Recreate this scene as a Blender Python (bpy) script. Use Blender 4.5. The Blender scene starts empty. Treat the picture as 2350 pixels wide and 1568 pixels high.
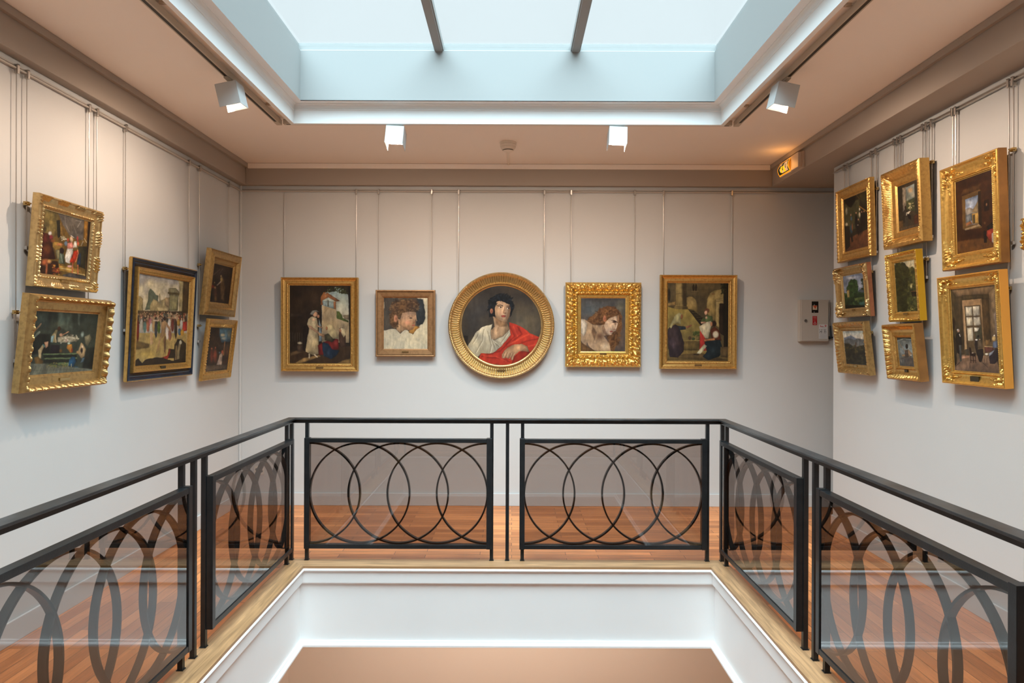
import bpy, bmesh, math, random
import numpy as np
from mathutils import Vector, Matrix

S = bpy.context.scene
COL = S.collection
F, VX, VY, ROLL, HCAM = 1600.0, 1176.0, 778.0, 0.0035, 1.56

# ------------------------------------------------------------------ camera
cam_d = bpy.data.cameras.new('camera')
cam_d.sensor_width = 36.0
cam_d.lens = F / 2350.0 * 36.0
cam_d.shift_x = -(VX - 1175.0) / 2350.0
cam_d.shift_y = (VY - 784.0) / 2350.0
cam_d.clip_start = 0.05
cam = bpy.data.objects.new('camera', cam_d)
COL.objects.link(cam)
cam.matrix_world = Matrix.Translation((0, 0, HCAM)) @ Matrix.Rotation(math.radians(90), 4, 'X') @ Matrix.Rotation(ROLL, 4, 'Z')
S.camera = cam

# ------------------------------------------------------------------ view, sky
S.view_settings.view_transform = 'Standard'
S.view_settings.look = 'None'
S.view_settings.exposure = 0.13
S.view_settings.gamma = 1.0
S.view_settings.use_curve_mapping = False
S.cycles.max_bounces = 10
S.cycles.diffuse_bounces = 6
S.cycles.glossy_bounces = 4
S.cycles.transmission_bounces = 6
S.cycles.transparent_max_bounces = 12
S.cycles.sample_clamp_indirect = 6.0
S.cycles.caustics_reflective = False
S.cycles.caustics_refractive = False
S.cycles.use_denoising = True

SKY_FRONT = (0.735, 0.84, 0.88)     # overcast sky seen through the skylight
SKY_BACK = (8.3, 10.8, 11.9)         # unseen brighter sky added behind and overhead to light the room
w = bpy.data.worlds.new('sky'); S.world = w; w.use_nodes = True
nt = w.node_tree; nt.nodes.clear()
wo = nt.nodes.new('ShaderNodeOutputWorld'); bg = nt.nodes.new('ShaderNodeBackground')
tc = nt.nodes.new('ShaderNodeTexCoord'); dp = nt.nodes.new('ShaderNodeVectorMath'); dp.operation = 'DOT_PRODUCT'
dv = Vector((0, -0.30, 0.95)).normalized(); dp.inputs[1].default_value = dv
mr = nt.nodes.new('ShaderNodeMapRange'); mr.interpolation_type = 'SMOOTHSTEP'
mr.inputs['From Min'].default_value = 0.50; mr.inputs['From Max'].default_value = 0.92
mx = nt.nodes.new('ShaderNodeMix'); mx.data_type = 'RGBA'; mx.clamp_result = False
mx.inputs[6].default_value = (*SKY_FRONT, 1); mx.inputs[7].default_value = (*SKY_BACK, 1)
nt.links.new(tc.outputs['Generated'], dp.inputs[0]); nt.links.new(dp.outputs['Value'], mr.inputs['Value'])
nt.links.new(mr.outputs[0], mx.inputs[0]); nt.links.new(mx.outputs[2], bg.inputs[0]); nt.links.new(bg.outputs[0], wo.inputs[0])
bg.inputs[1].default_value = 1.0

# the skylight opening (portal: it only guides the sky's own light, it adds none)
SKX0, SKX1, SKY0, SKY1 = -1.521, 1.4375, 0.55, 4.976
pl = bpy.data.lights.new('skylight_portal', 'AREA'); pl.shape = 'RECTANGLE'
pl.size = SKX1 - SKX0; pl.size_y = SKY1 - SKY0; pl.cycles.is_portal = True
po = bpy.data.objects.new('skylight_portal', pl); COL.objects.link(po)
po.location = ((SKX0 + SKX1) / 2, (SKY0 + SKY1) / 2, HCAM + 2.16)

SPOT_W = 52.0          # power of a track spotlight
SPOT_COL = (1.0, 0.73, 0.54)
LOW_W = 23.0

# ------------------------------------------------------------------ room dimensions (metres, floor z = 0)
XL, XR, YB, YN = -2.547, 2.65, 6.51, -1.7
YR_END = 5.76                       # where the right wall stops and the passage begins
ZC, ZS, ZRAIL = 3.177, 2.979, 2.93  # ceiling, underside of the soffits, picture rail
SXL, SXR, SYB = -2.475, 2.40, 6.45  # soffit faces
CX0, CX1, CY0, CY1 = -1.42, 1.36, 0.43, 4.757    # inner edge of the well
OX0, OX1, OY0, OY1 = -1.57, 1.503, 0.28, 4.916   # outer edge of the oak curb
XEND = 4.3

def ray(px, py):
    u, v = px - VX, VY - py
    return (u - v * ROLL), (v + u * ROLL)
def on_y(px, py, Y):
    a, b = ray(px, py); return Vector((a * Y / F, Y, HCAM + b * Y / F))
def on_x(px, py, X):
    a, b = ray(px, py); Y = X * F / a; return Vector((X, Y, HCAM + b * Y / F))
def on_z(px, py, Z):
    a, b = ray(px, py); Y = (Z - HCAM) * F / b; return Vector((a * Y / F, Y, Z))

# ------------------------------------------------------------------ materials
def s2l(c):
    c = np.asarray(c, float) / 255.0
    return np.where(c <= 0.04045, c / 12.92, ((c + 0.055) / 1.055) ** 2.4)
def hx(h):
    return np.array([int(h[i:i + 2], 16) for i in (0, 2, 4)], float)
def lin(h):
    return tuple(float(v) for v in s2l(hx(h)))
def mat(name, color, rough=0.6, metal=0.0, noise=0.0, scale=8.0, bump=0.0, bscale=60.0, color2=None, spec=0.5, coat=0.0):
    m = bpy.data.materials.new(name); m.use_nodes = True
    n = m.node_tree; b = n.nodes['Principled BSDF']
    if isinstance(color, str): color = lin(color)
    b.inputs['Base Color'].default_value = (*color, 1); b.inputs['Roughness'].default_value = rough
    b.inputs['Metallic'].default_value = metal; b.inputs['Specular IOR Level'].default_value = spec
    b.inputs['Coat Weight'].default_value = coat
    if noise > 0 or color2 is not None:
        if isinstance(color2, str): color2 = lin(color2)
        if color2 is None: color2 = tuple(c * (1 - noise) for c in color)
        t = n.nodes.new('ShaderNodeTexCoord'); k = n.nodes.new('ShaderNodeTexNoise'); k.inputs['Scale'].default_value = scale
        k.inputs['Detail'].default_value = 6
        r = n.nodes.new('ShaderNodeMapRange'); r.inputs['From Min'].default_value = 0.35; r.inputs['From Max'].default_value = 0.7
        x = n.nodes.new('ShaderNodeMix'); x.data_type = 'RGBA'
        x.inputs[6].default_value = (*color, 1); x.inputs[7].default_value = (*color2, 1)
        n.links.new(t.outputs['Object'], k.inputs['Vector']); n.links.new(k.outputs['Fac'], r.inputs['Value'])
        n.links.new(r.outputs[0], x.inputs[0]); n.links.new(x.outputs[2], b.inputs['Base Color'])
    if bump > 0:
        t = n.nodes.new('ShaderNodeTexCoord'); k = n.nodes.new('ShaderNodeTexNoise'); k.inputs['Scale'].default_value = bscale
        k.inputs['Detail'].default_value = 4
        q = n.nodes.new('ShaderNodeBump'); q.inputs['Strength'].default_value = bump; q.inputs['Distance'].default_value = 0.002
        n.links.new(t.outputs['Object'], k.inputs['Vector']); n.links.new(k.outputs['Fac'], q.inputs['Height'])
        n.links.new(q.outputs[0], b.inputs['Normal'])
    return m
def emit(name, color, strength):
    m = bpy.data.materials.new(name); m.use_nodes = True; n = m.node_tree; n.nodes.clear()
    o = n.nodes.new('ShaderNodeOutputMaterial'); e = n.nodes.new('ShaderNodeEmission')
    e.inputs[0].default_value = (*color, 1); e.inputs[1].default_value = strength
    n.links.new(e.outputs[0], o.inputs[0]); return m
def pane_mat(name, tint, boost=1.0, rough=0.0):
    """thin glass: straight-through tinted light plus a Fresnel reflection"""
    m = bpy.data.materials.new(name); m.use_nodes = True; n = m.node_tree; n.nodes.clear()
    o = n.nodes.new('ShaderNodeOutputMaterial'); t = n.nodes.new('ShaderNodeBsdfTransparent'); g = n.nodes.new('ShaderNodeBsdfGlossy')
    t.inputs[0].default_value = (*tint, 1); g.inputs['Roughness'].default_value = rough
    f = n.nodes.new('ShaderNodeFresnel'); f.inputs['IOR'].default_value = 1.5
    q = n.nodes.new('ShaderNodeMath'); q.operation = 'MULTIPLY'; q.inputs[1].default_value = boost; q.use_clamp = True
    x = n.nodes.new('ShaderNodeMixShader')
    ge = n.nodes.new('ShaderNodeNewGeometry'); iv = n.nodes.new('ShaderNodeMath'); iv.operation = 'SUBTRACT'; iv.inputs[0].default_value = 1.0
    mm = n.nodes.new('ShaderNodeMath'); mm.operation = 'MULTIPLY'      # the pane reflects where light enters it, not again from within
    n.links.new(ge.outputs['Backfacing'], iv.inputs[1]); n.links.new(f.outputs[0], q.inputs[0]); n.links.new(q.outputs[0], mm.inputs[0])
    n.links.new(iv.outputs[0], mm.inputs[1]); n.links.new(mm.outputs[0], x.inputs[0])
    n.links.new(t.outputs[0], x.inputs[1]); n.links.new(g.outputs[0], x.inputs[2]); n.links.new(x.outputs[0], o.inputs[0])
    return m
M = {}
M['wall'] = mat('wall_paint', (0.59, 0.615, 0.62), 0.75, noise=0.02, scale=2.0, bump=0.12, bscale=90)
M['ceiling'] = mat('ceiling_paint', (0.92, 0.86, 0.80), 0.8, noise=0.02, scale=1.5)
M['soffit'] = mat('soffit_shaded_paint', (0.38, 0.335, 0.29), 0.8, noise=0.02, scale=1.5)  # shade put into the colour: same paint, but out of the spots' light
M['white'] = mat('white_gloss_paint', (0.90, 0.875, 0.86), 0.5, noise=0.02, scale=3)
M['shaft'] = mat('skylight_dimmed_white', (0.30, 0.31, 0.305), 0.6)  # white paint, its colour darkened to offset the strong sky light
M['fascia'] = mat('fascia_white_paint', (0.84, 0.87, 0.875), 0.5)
M['low'] = mat('lower_wall_paint', (0.80, 0.80, 0.79), 0.8)
M['iron'] = mat('black_iron', (0.020, 0.022, 0.024), 0.32, 0.35, noise=0.3, scale=25, bump=0.15, bscale=150)
M['rail'] = mat('handrail_iron', (0.085, 0.09, 0.095), 0.30, 0.6, noise=0.5, scale=7, bump=0.15, bscale=120)
M['steel'] = mat('brushed_steel', (0.55, 0.53, 0.50), 0.3, 0.9)
M['brass'] = mat('brass', (0.45, 0.32, 0.14), 0.3, 0.95)
M['lampwhite'] = mat('white_enamel', (0.50, 0.515, 0.515), 0.45)
M['plastic'] = mat('cream_plastic', (0.80, 0.73, 0.64), 0.45)
M['black'] = mat('black_plastic', (0.012, 0.011, 0.010), 0.4)
M['slot'] = mat('track_slot', (0.02, 0.014, 0.008), 0.5)
M['trackside'] = mat('track_cream', (0.50, 0.44, 0.36), 0.5)
M['boxgrey'] = mat('grey_enamel', (0.50, 0.48, 0.44), 0.45)
M['glow'] = emit('lamp_glow', (1.0, 0.80, 0.62), 9.0)
M['glass'] = pane_mat('bronze_glass', (0.67, 0.62, 0.595), 2.1)
M['sky_glass'] = pane_mat('clear_glass', (0.985, 0.995, 0.995), 0.6)

# oak floor: UV in metres, U along the boards
def wood(name, c1, c2, bw, bh, gap, mortar_col, rough=0.32, grain=0.25):
    m = bpy.data.materials.new(name); m.use_nodes = True; n = m.node_tree; b = n.nodes['Principled BSDF']
    uv = n.nodes.new('ShaderNodeUVMap'); br = n.nodes.new('ShaderNodeTexBrick')
    br.offset = 0.37; br.offset_frequency = 2; br.squash = 1.0
    br.inputs['Scale'].default_value = 1.0; br.inputs['Brick Width'].default_value = bw; br.inputs['Row Height'].default_value = bh
    br.inputs['Mortar Size'].default_value = gap; br.inputs['Mortar Smooth'].default_value = 0.1; br.inputs['Bias'].default_value = 0.0
    br.inputs['Color1'].default_value = (*lin(c1), 1); br.inputs['Color2'].default_value = (*lin(c2), 1)
    br.inputs['Mortar'].default_value = (*lin(mortar_col), 1)
    mp = n.nodes.new('ShaderNodeMapping'); mp.inputs['Scale'].default_value = (2.2, 34, 1)
    nz = n.nodes.new('ShaderNodeTexNoise'); nz.inputs['Scale'].default_value = 1.6; nz.inputs['Detail'].default_value = 8; nz.inputs['Distortion'].default_value = 0.9
    nz2 = n.nodes.new('ShaderNodeTexNoise'); nz2.inputs['Scale'].default_value = 1.1; nz2.inputs['Detail'].default_value = 3
    r = n.nodes.new('ShaderNodeMapRange'); r.inputs['From Min'].default_value = 0.3; r.inputs['From Max'].default_value = 0.7
    r.inputs['To Min'].default_value = 1 - grain; r.inputs['To Max'].default_value = 1 + grain * 0.5
    r2 = n.nodes.new('ShaderNodeMapRange'); r2.inputs['From Min'].default_value = 0.3; r2.inputs['From Max'].default_value = 0.7
    r2.inputs['To Min'].default_value = 0.85; r2.inputs['To Max'].default_value = 1.12
    mu = n.nodes.new('ShaderNodeMath'); mu.operation = 'MULTIPLY'
    vm = n.nodes.new('ShaderNodeVectorMath'); vm.operation = 'SCALE'
    n.links.new(uv.outputs[0], br.inputs['Vector']); n.links.new(uv.outputs[0], mp.inputs[0]); n.links.new(mp.outputs[0], nz.inputs['Vector'])
    n.links.new(uv.outputs[0], nz2.inputs['Vector'])
    n.links.new(nz.outputs['Fac'], r.inputs[0]); n.links.new(nz2.outputs['Fac'], r2.inputs[0])
    n.links.new(r.outputs[0], mu.inputs[0]); n.links.new(r2.outputs[0], mu.inputs[1])
    n.links.new(br.outputs['Color'], vm.inputs[0]); n.links.new(mu.outputs[0], vm.inputs['Scale'])
    n.links.new(vm.outputs[0], b.inputs['Base Color'])
    b.inputs['Roughness'].default_value = rough; b.inputs['Specular IOR Level'].default_value = 0.35
    return m
M['floor'] = wood('oak_floor', 'c4763e', 'f8a260', 0.62, 0.074, 0.0016, '5a3418', grain=0.3)
M['curb'] = wood('pale_oak_curb', 'b0845a', 'bb8e66', 9.0, 0.5, 0.0, '7a5a34', rough=0.45, grain=0.38)

# ------------------------------------------------------------------ mesh helpers
class MB:
    def __init__(s): s.v = []; s.f = []; s.m = []; s.uv = []
    def quad(s, *pts, mi=0, uv=None):
        n = len(s.v); s.v += [tuple(p) for p in pts]; s.f.append(tuple(range(n, n + len(pts)))); s.m.append(mi); s.uv.append(uv)
    def box(s, x0, x1, y0, y1, z0, z1, mi=0, mw=None):
        P = [Vector((x, y, z)) for z in (z0, z1) for y in (y0, y1) for x in (x0, x1)]
        if mw is not None: P = [mw @ p for p in P]
        n = len(s.v); s.v += [tuple(p) for p in P]
        for f in ((0, 2, 3, 1), (4, 5, 7, 6), (0, 1, 5, 4), (2, 6, 7, 3), (0, 4, 6, 2), (1, 3, 7, 5)):
            s.f.append(tuple(n + i for i in f)); s.m.append(mi); s.uv.append(None)
    def tube(s, a, b, r, seg=10, mi=0, r2=None, caps=True):
        a, b = Vector(a), Vector(b); d = (b - a).normalized(); u = d.orthogonal().normalized(); w_ = d.cross(u)
        r2 = r if r2 is None else r2; n = len(s.v)
        for p, rr in ((a, r), (b, r2)):
            for i in range(seg):
                t = 2 * math.pi * i / seg; s.v.append(tuple(p + (u * math.cos(t) + w_ * math.sin(t)) * rr))
        for i in range(seg):
            j = (i + 1) % seg; s.f.append((n + i, n + j, n + seg + j, n + seg + i)); s.m.append(mi); s.uv.append(None)
        if caps:
            s.f.append(tuple(n + seg - 1 - i for i in range(seg))); s.m.append(mi); s.uv.append(None)
            s.f.append(tuple(n + seg + i for i in range(seg))); s.m.append(mi); s.uv.append(None)
    def lathe(s, prof, centre, axis='Z', seg=32, mi=0):
        c = Vector(centre); n = len(s.v)
        for r, h in prof:
            for i in range(seg):
                t = 2 * math.pi * i / seg
                s.v.append(tuple(c + Vector((r * math.cos(t), r * math.sin(t), h))))
        for k in range(len(prof) - 1):
            for i in range(seg):
                j = (i + 1) % seg
                s.f.append((n + k * seg + i, n + k * seg + j, n + (k + 1) * seg + j, n + (k + 1) * seg + i)); s.m.append(mi); s.uv.append(None)
    def rect_ring(s, prof, x0, x1, y0, y1, mi=0, closed=False):
        """sweep a profile [(outward offset, z)] round a rectangle, mitred"""
        n = len(s.v); k = len(prof)
        for o, z in prof:
            s.v += [(x0 - o, y0 - o, z), (x1 + o, y0 - o, z), (x1 + o, y1 + o, z), (x0 - o, y1 + o, z)]
        for i in range(k if closed else k - 1):
            i2 = (i + 1) % k
            for c in range(4):
                d = (c + 1) % 4; s.f.append((n + i * 4 + c, n + i * 4 + d, n + i2 * 4 + d, n + i2 * 4 + c)); s.m.append(mi); s.uv.append(None)
    def build(s, name, mats, parent=None, bevel=0.0, smooth=False, fix=True):
        me = bpy.data.meshes.new(name); me.from_pydata(s.v, [], s.f)
        if not isinstance(mats, (list, tuple)): mats = [mats]
        for m in mats: me.materials.append(m)
        me.polygons.foreach_set('material_index', s.m)
        if any(u is not None for u in s.uv):
            L = me.uv_layers.new(name='UVMap')
            for p, u in zip(me.polygons, s.uv):
                if u:
                    for li, c in zip(p.loop_indices, u): L.data[li].uv = c
        if fix:
            bm = bmesh.new(); bm.from_mesh(me); bmesh.ops.recalc_face_normals(bm, faces=bm.faces); bm.to_mesh(me); bm.free()
        if smooth:
            me.polygons.foreach_set('use_smooth', [True] * len(me.polygons)); me.set_sharp_from_angle(angle=math.radians(35))
        me.update()
        o = bpy.data.objects.new(name, me); COL.objects.link(o)
        if parent is not None: o.parent = parent
        if bevel > 0:
            b = o.modifiers.new('bevel', 'BEVEL'); b.width = bevel; b.segments = 2; b.limit_method = 'ANGLE'
        return o
def empty(name, loc, label=None, cat=None, group=None, mw=None):
    o = bpy.data.objects.new(name, None); COL.objects.link(o); o.empty_display_size = 0.05
    if mw is not None: o.matrix_world = mw
    else: o.location = loc
    return tag(o, label, cat, group)
def tag(o, label=None, cat=None, group=None, kind=None):
    if label: o['label'] = label
    if cat: o['category'] = cat
    if group: o['group'] = group
    if kind: o['kind'] = kind
    return o
def struct(o): o['kind'] = 'structure'; return o

# =================================================================== ROOM
# floor with the well cut out; boards run along each aisle and meet in mitres
b = MB()
def floor_poly(pts, along):
    uv = [((p[0], p[1]) if along == 'x' else (p[1], p[0])) for p in pts]
    b.quad(*[(p[0], p[1], 0.0) for p in pts], uv=uv)
dm = YB - OY1
floor_poly([(OX0, OY1), (OX1, OY1), (OX1 + dm, YB), (OX0 - (OX0 - XL), YB), (XL, OY1 + (OX0 - XL))], 'x')
floor_poly([(XL, OY0 - 0.98), (OX0, OY0), (OX0, OY1), (XL, OY1 + (OX0 - XL))], 'y')
floor_poly([(OX1, OY0), (XR + 0.2, OY0 - 1.35), (XR + 0.2, YR_END), (XR + 0.2, YB), (OX1 + dm, YB), (OX1, OY1)], 'y')
floor_poly([(XR + 0.2, YR_END - 0.3), (XEND, YR_END - 0.3), (XEND, YB), (XR + 0.2, YB)], 'y')
floor_poly([(XL, YN), (XR + 0.2, YN), (XR + 0.2, OY0 - 1.35), (OX1, OY0), (OX0, OY0), (XL, OY0 - 0.98)], 'x')
struct(b.build('floor', M['floor'], fix=False))

b = MB(); T = 0.2
b.box(XL - T, XL, YN - T, YB + T, -0.1, 3.4); struct(b.build('wall_left', M['wall']))
b = MB(); b.box(XL, XEND, YB, YB + T, -0.1, 3.4); struct(b.build('wall_back', M['wall']))
b = MB(); b.box(XL, XR, YN - T, YN, -0.1, 3.4); struct(b.build('wall_near', M['wall']))
b = MB(); b.box(XR, XR + T, YN - T, YR_END, -0.1, 3.4); struct(b.build('wall_right', M['wall'], bevel=0.006))
b = MB(); b.box(XR + T, XEND, YR_END - 0.35, YR_END - 0.15, -0.1, 3.4); b.box(XEND, XEND + T, YR_END - 0.35, YB + T, -0.1, 3.4)
struct(b.build('wall_passage', M['wall']))

# ceiling with the skylight opening
FX0, FX1, FY0, FY1 = -1.594, 1.51, 0.48, 5.063      # inner face of the white fascia
b = MB()
x0, x1, y0, y1 = FX0 - 0.03, FX1 + 0.03, FY0 - 0.03, FY1 + 0.03
b.box(XL, x0, YN, YB, ZC, ZC + 0.2); b.box(x1, XR, YN, YB, ZC, ZC + 0.2)
b.box(x0, x1, YN, y0, ZC, ZC + 0.2); b.box(x0, x1, y1, YB, ZC, ZC + 0.2)
struct(b.build('ceiling', M['ceiling']))

# soffits under the ceiling along the walls
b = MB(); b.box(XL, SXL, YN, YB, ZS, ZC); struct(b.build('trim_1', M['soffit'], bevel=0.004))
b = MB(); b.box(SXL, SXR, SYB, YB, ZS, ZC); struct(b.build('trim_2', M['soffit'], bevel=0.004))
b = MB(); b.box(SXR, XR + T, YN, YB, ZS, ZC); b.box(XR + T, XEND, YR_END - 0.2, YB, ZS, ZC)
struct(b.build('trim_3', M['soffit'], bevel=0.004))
# thin battens where soffit meets ceiling
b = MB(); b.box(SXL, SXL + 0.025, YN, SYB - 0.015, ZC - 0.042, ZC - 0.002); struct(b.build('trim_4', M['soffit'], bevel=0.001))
b = MB(); b.box(SXL + 0.026, SXR - 0.026, SYB - 0.015, SYB, ZC - 0.048, ZC - 0.003); struct(b.build('trim_5', M['ceiling'], bevel=0.001))
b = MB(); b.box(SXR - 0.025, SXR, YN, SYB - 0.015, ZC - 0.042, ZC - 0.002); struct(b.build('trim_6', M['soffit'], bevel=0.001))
# vertical corner strip between left and back walls
b = MB(); b.box(XL, XL + 0.022, YB - 0.022, YB, 0, ZS); struct(b.build('trim_7', M['wall'], bevel=0.006))

# baseboards
def board(name, x0, x1, y0, y1):
    b = MB(); b.box(x0, x1, y0, y1, 0, 0.118); 
    struct(b.build(name, M['wall'], bevel=0.004))
board('baseboard_back', XL, XEND, YB - 0.014, YB)
board('baseboard_left', XL, XL + 0.014, YN, YB - 0.014)
board('baseboard_right', XR - 0.014, XR, YN, YR_END)
board('baseboard_near', XL + 0.014, XR - 0.014, YN, YN + 0.014)
board('baseboard_passage', XR, XR + T, YR_END, YR_END + 0.014)

# pale oak curb round the well, mitred
b = MB()
zt = 0.004
cor_i = [(CX0, CY0), (CX1, CY0), (CX1, CY1), (CX0, CY1)]; cor_o = [(OX0, OY0), (OX1, OY0), (OX1, OY1), (OX0, OY1)]
for i in range(4):
    j = (i + 1) % 4; q = [cor_i[i], cor_i[j], cor_o[j], cor_o[i]]
    uv = [(p[0], p[1] - 3.3 * i + 0.25) if i % 2 == 0 else (p[1], p[0] + 5.1 * i + 0.2) for p in q]
    b.quad(*[(p[0], p[1], zt) for p in q], uv=uv)
b.rect_ring([(0, zt), (0, -0.012)], CX0, CX1, CY0, CY1)
struct(b.build('trim_8', M['curb'], fix=False))
# white lining of the well: nosing, fascia, recessed wall, bottom moulding
b = MB()
zb = -0.55
prof = [(0.0, -0.012), (-0.004, -0.016), (-0.006, -0.024), (-0.002, -0.032), (0.012, -0.034), (0.012, -0.112), (0.014, -0.118), (0.032, -0.120), (0.032, -0.128), (0.036, -0.130), (0.036, zb + 0.035),
        (0.024, zb + 0.033), (0.022, zb + 0.020), (0.006, zb + 0.018), (0.002, zb + 0.012), (0.002, zb), (0.07, zb)]
b.rect_ring(prof, CX0, CX1, CY0, CY1)
struct(b.build('wall_well', M['white'], fix=False))

# storey below: ceiling, walls, floor
b = MB()
LX0, LX1, LY0, LY1, LZ = -2.09, 3.0, -1.5, 6.55, -3.6
b.box(LX0, CX0 - 0.065, LY0, LY1, zb, zb + 0.12); b.box(CX1 + 0.065, LX1, LY0, LY1, zb, zb + 0.12)
b.box(CX0 - 0.065, CX1 + 0.065, CY1 + 0.065, LY1, zb, zb + 0.12); b.box(CX0 - 0.065, CX1 + 0.065, LY0, CY0 - 0.065, zb, zb + 0.12)
struct(b.build('ceiling_below', M['low']))
b = MB()
b.box(LX0 - 0.1, LX0, LY0, LY1, LZ, zb); b.box(LX1, LX1 + 0.1, LY0, LY1, LZ, zb)
b.box(LX0 - 0.1, LX1 + 0.1, LY1, LY1 + 0.1, LZ, zb); b.box(LX0 - 0.1, LX1 + 0.1, LY0 - 0.1, LY0, LZ, zb)
struct(b.build('wall_below', M['low']))
b = MB(); b.quad((LX0, LY0, LZ), (LX1, LY0, LZ), (LX1, LY1, LZ), (LX0, LY1, LZ), uv=[(LX0, LY0), (LX1, LY0), (LX1, LY1), (LX0, LY1)])
struct(b.build('floor_below', M['floor'], fix=False))

# skylight: fascia with cove moulding, shaft, glazing bars, panes
win = struct(empty('window_1', (0, 0, ZC)))
zf0, zf1 = HCAM + 1.56, HCAM + 1.6545
zm, zs1 = HCAM + 1.70, HCAM + 2.056
def pr(*a): return [(o, z - ZC) for o, z in a]
b = MB()
cove = [(-0.001, zf1)] + [(-0.004, zf1 + 0.003), (-0.004, zf1 + 0.010), (0.0, zf1 + 0.013)]
cove += [(-0.002 - 0.014 * (1 - math.cos(t * math.pi / 2 / 5)), zf1 + 0.014 + 0.026 * math.sin(t * math.pi / 2 / 5)) for t in range(6)]
b.rect_ring(pr((0.030, ZC), (0.030, zf0), (0.026, zf0 - 0.002), (0.0, zf0), (0.0, zf1), *cove, (-0.022, zm - 0.004), (-0.022, zm), (-0.073, zm)), FX0, FX1, FY0, FY1)
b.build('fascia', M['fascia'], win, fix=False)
b = MB()
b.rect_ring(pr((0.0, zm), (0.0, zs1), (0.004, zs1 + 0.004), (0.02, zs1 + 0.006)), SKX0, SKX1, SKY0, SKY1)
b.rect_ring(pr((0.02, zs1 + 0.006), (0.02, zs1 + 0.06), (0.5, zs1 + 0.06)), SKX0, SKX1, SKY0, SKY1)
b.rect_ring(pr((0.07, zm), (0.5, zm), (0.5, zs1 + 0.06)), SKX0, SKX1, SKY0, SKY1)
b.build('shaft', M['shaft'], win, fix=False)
bars = [(-0.565, -0.498), (0.408, 0.478)]
for i, (a, c) in enumerate(bars):
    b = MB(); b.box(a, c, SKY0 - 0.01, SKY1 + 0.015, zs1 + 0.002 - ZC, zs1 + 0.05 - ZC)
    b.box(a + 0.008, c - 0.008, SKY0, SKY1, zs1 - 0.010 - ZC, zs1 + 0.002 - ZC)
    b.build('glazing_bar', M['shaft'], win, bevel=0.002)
edges = [SKX0 - 0.02] + [v for q in bars for v in (q[0] + 0.01, q[1] - 0.01)] + [SKX1 + 0.02]
for i in range(3):
    b = MB(); b.box(edges[2 * i], edges[2 * i + 1], SKY0 - 0.02, SKY1 + 0.02, zs1 + 0.030 - ZC, zs1 + 0.036 - ZC)
    b.build('glass_pane', M['sky_glass'], win)

# =================================================================== RAILING
rl = empty('balustrade', ((OX0 + OX1) / 2, OY1, 0), 'black iron balustrade with bronze glass panels round the open well', 'railing')
inv = Matrix.Translation(-Vector(rl.location))
def rbuild(b, name, m, parent=None, **k):
    b.v = [tuple(Vector(p) - Vector(rl.location)) for p in b.v]
    return b.build(name, m, parent or rl, **k)
RX0, RX1, RYF, RYN = -1.5475, 1.476, 4.897, 0.35     # post centre lines
PW = 0.012
b = MB()
b.rect_ring([(-0.034, 0.989), (-0.034, 1.0), (0.033, 1.0), (0.033, 0.989)], RX0, RX1, RYN, RYF, closed=True)
rbuild(b, 'handrail', M['rail'], fix=True, bevel=0.0015)
b = MB()
b.rect_ring([(-0.015, 0.966), (-0.015, 0.989), (0.015, 0.989), (0.015, 0.966)], RX0, RX1, RYN, RYF, closed=True)
rbuild(b, 'underrail', M['iron'], fix=True)
def post(x, y, z0=0.004, z1=0.967):
    b = MB(); b.box(x - PW, x + PW, y - PW, y + PW, z0, z1); b.box(x - PW - 0.004, x + PW + 0.004, y - PW - 0.004, y + PW + 0.004, z0 - 0.001, z0 + 0.004)
    rbuild(b, 'post', M['iron'])
PL, PFR = 1.306, 0.036          # panel length, frame member
def panel(o, ax, nrm, flip):
    """o: start corner (outer edge of the frame, front face), ax: along, nrm: away from the well"""
    o, ax, nrm = Vector(o), Vector(ax), Vector(nrm); up = Vector((0, 0, 1))
    mw = Matrix(((ax.x, nrm.x, 0, o.x), (ax.y, nrm.y, 0, o.y), (0, 0, 1, 0), (0, 0, 0, 1)))
    z0, z1, D = 0.093, 0.861, 0.045
    b = MB()
    b.box(0, PFR, 0, D, z0 - 0.0, z1 + 0.004, mw=mw); b.box(PL - PFR, PL, 0, D, z0, z1 + 0.004, mw=mw)
    b.box(PFR, PL - PFR, 0.001, D, z1 - 0.027, z1, mw=mw); b.box(PFR, PL - PFR, 0.001, D, z0 + 0.002, z0 + 0.030, mw=mw)
    fr = rbuild(b, 'panel_frame', M['iron'], bevel=0.0015)
    zl, zh = z0 + 0.030, z1 - 0.027
    b = MB(); b.box(PFR - 0.004, PL - PFR + 0.004, 0.006, 0.010, zl - 0.004, zh + 0.004, mw=mw); rbuild(b, 'glass_pane', M['glass'], fr)
    W = PL - 2 * PFR; zc = (zl + zh) / 2; R = (zh - zl) / 2 - 0.001; t = 0.011
    cs = [0.0, 0.281, 0.500, 0.721, 1.0]
    if flip: cs = [1 - c for c in cs]
    for c in sorted(cs):
        cx = PFR + c * W; b = MB(); seg = 96
        full = 0.01 < c < 0.99
        r0, r1 = (-math.pi, math.pi) if full else ((-math.pi / 2, math.pi / 2) if c < 0.01 else (math.pi / 2, 3 * math.pi / 2))
        n = seg if full else seg // 2; k0 = len(b.v)
        ks = n + 1
        for i in range(ks):
            a = r0 + (r1 - r0) * i / n
            for rr, yy in ((R, 0.014), (R - t, 0.014), (R - t, 0.044), (R, 0.044)):
                b.v.append(tuple(mw @ Vector((cx + rr * math.cos(a), yy, zc + rr * math.sin(a)))))
        for i in range(n):
            for q in range(4):
                q2 = (q + 1) % 4
                b.f.append((i * 4 + q, i * 4 + q2, (i + 1) * 4 + q2, (i + 1) * 4 + q)); b.m.append(0); b.uv.append(None)
        rbuild(b, 'ring', M['iron'], fr, smooth=True)
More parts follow.
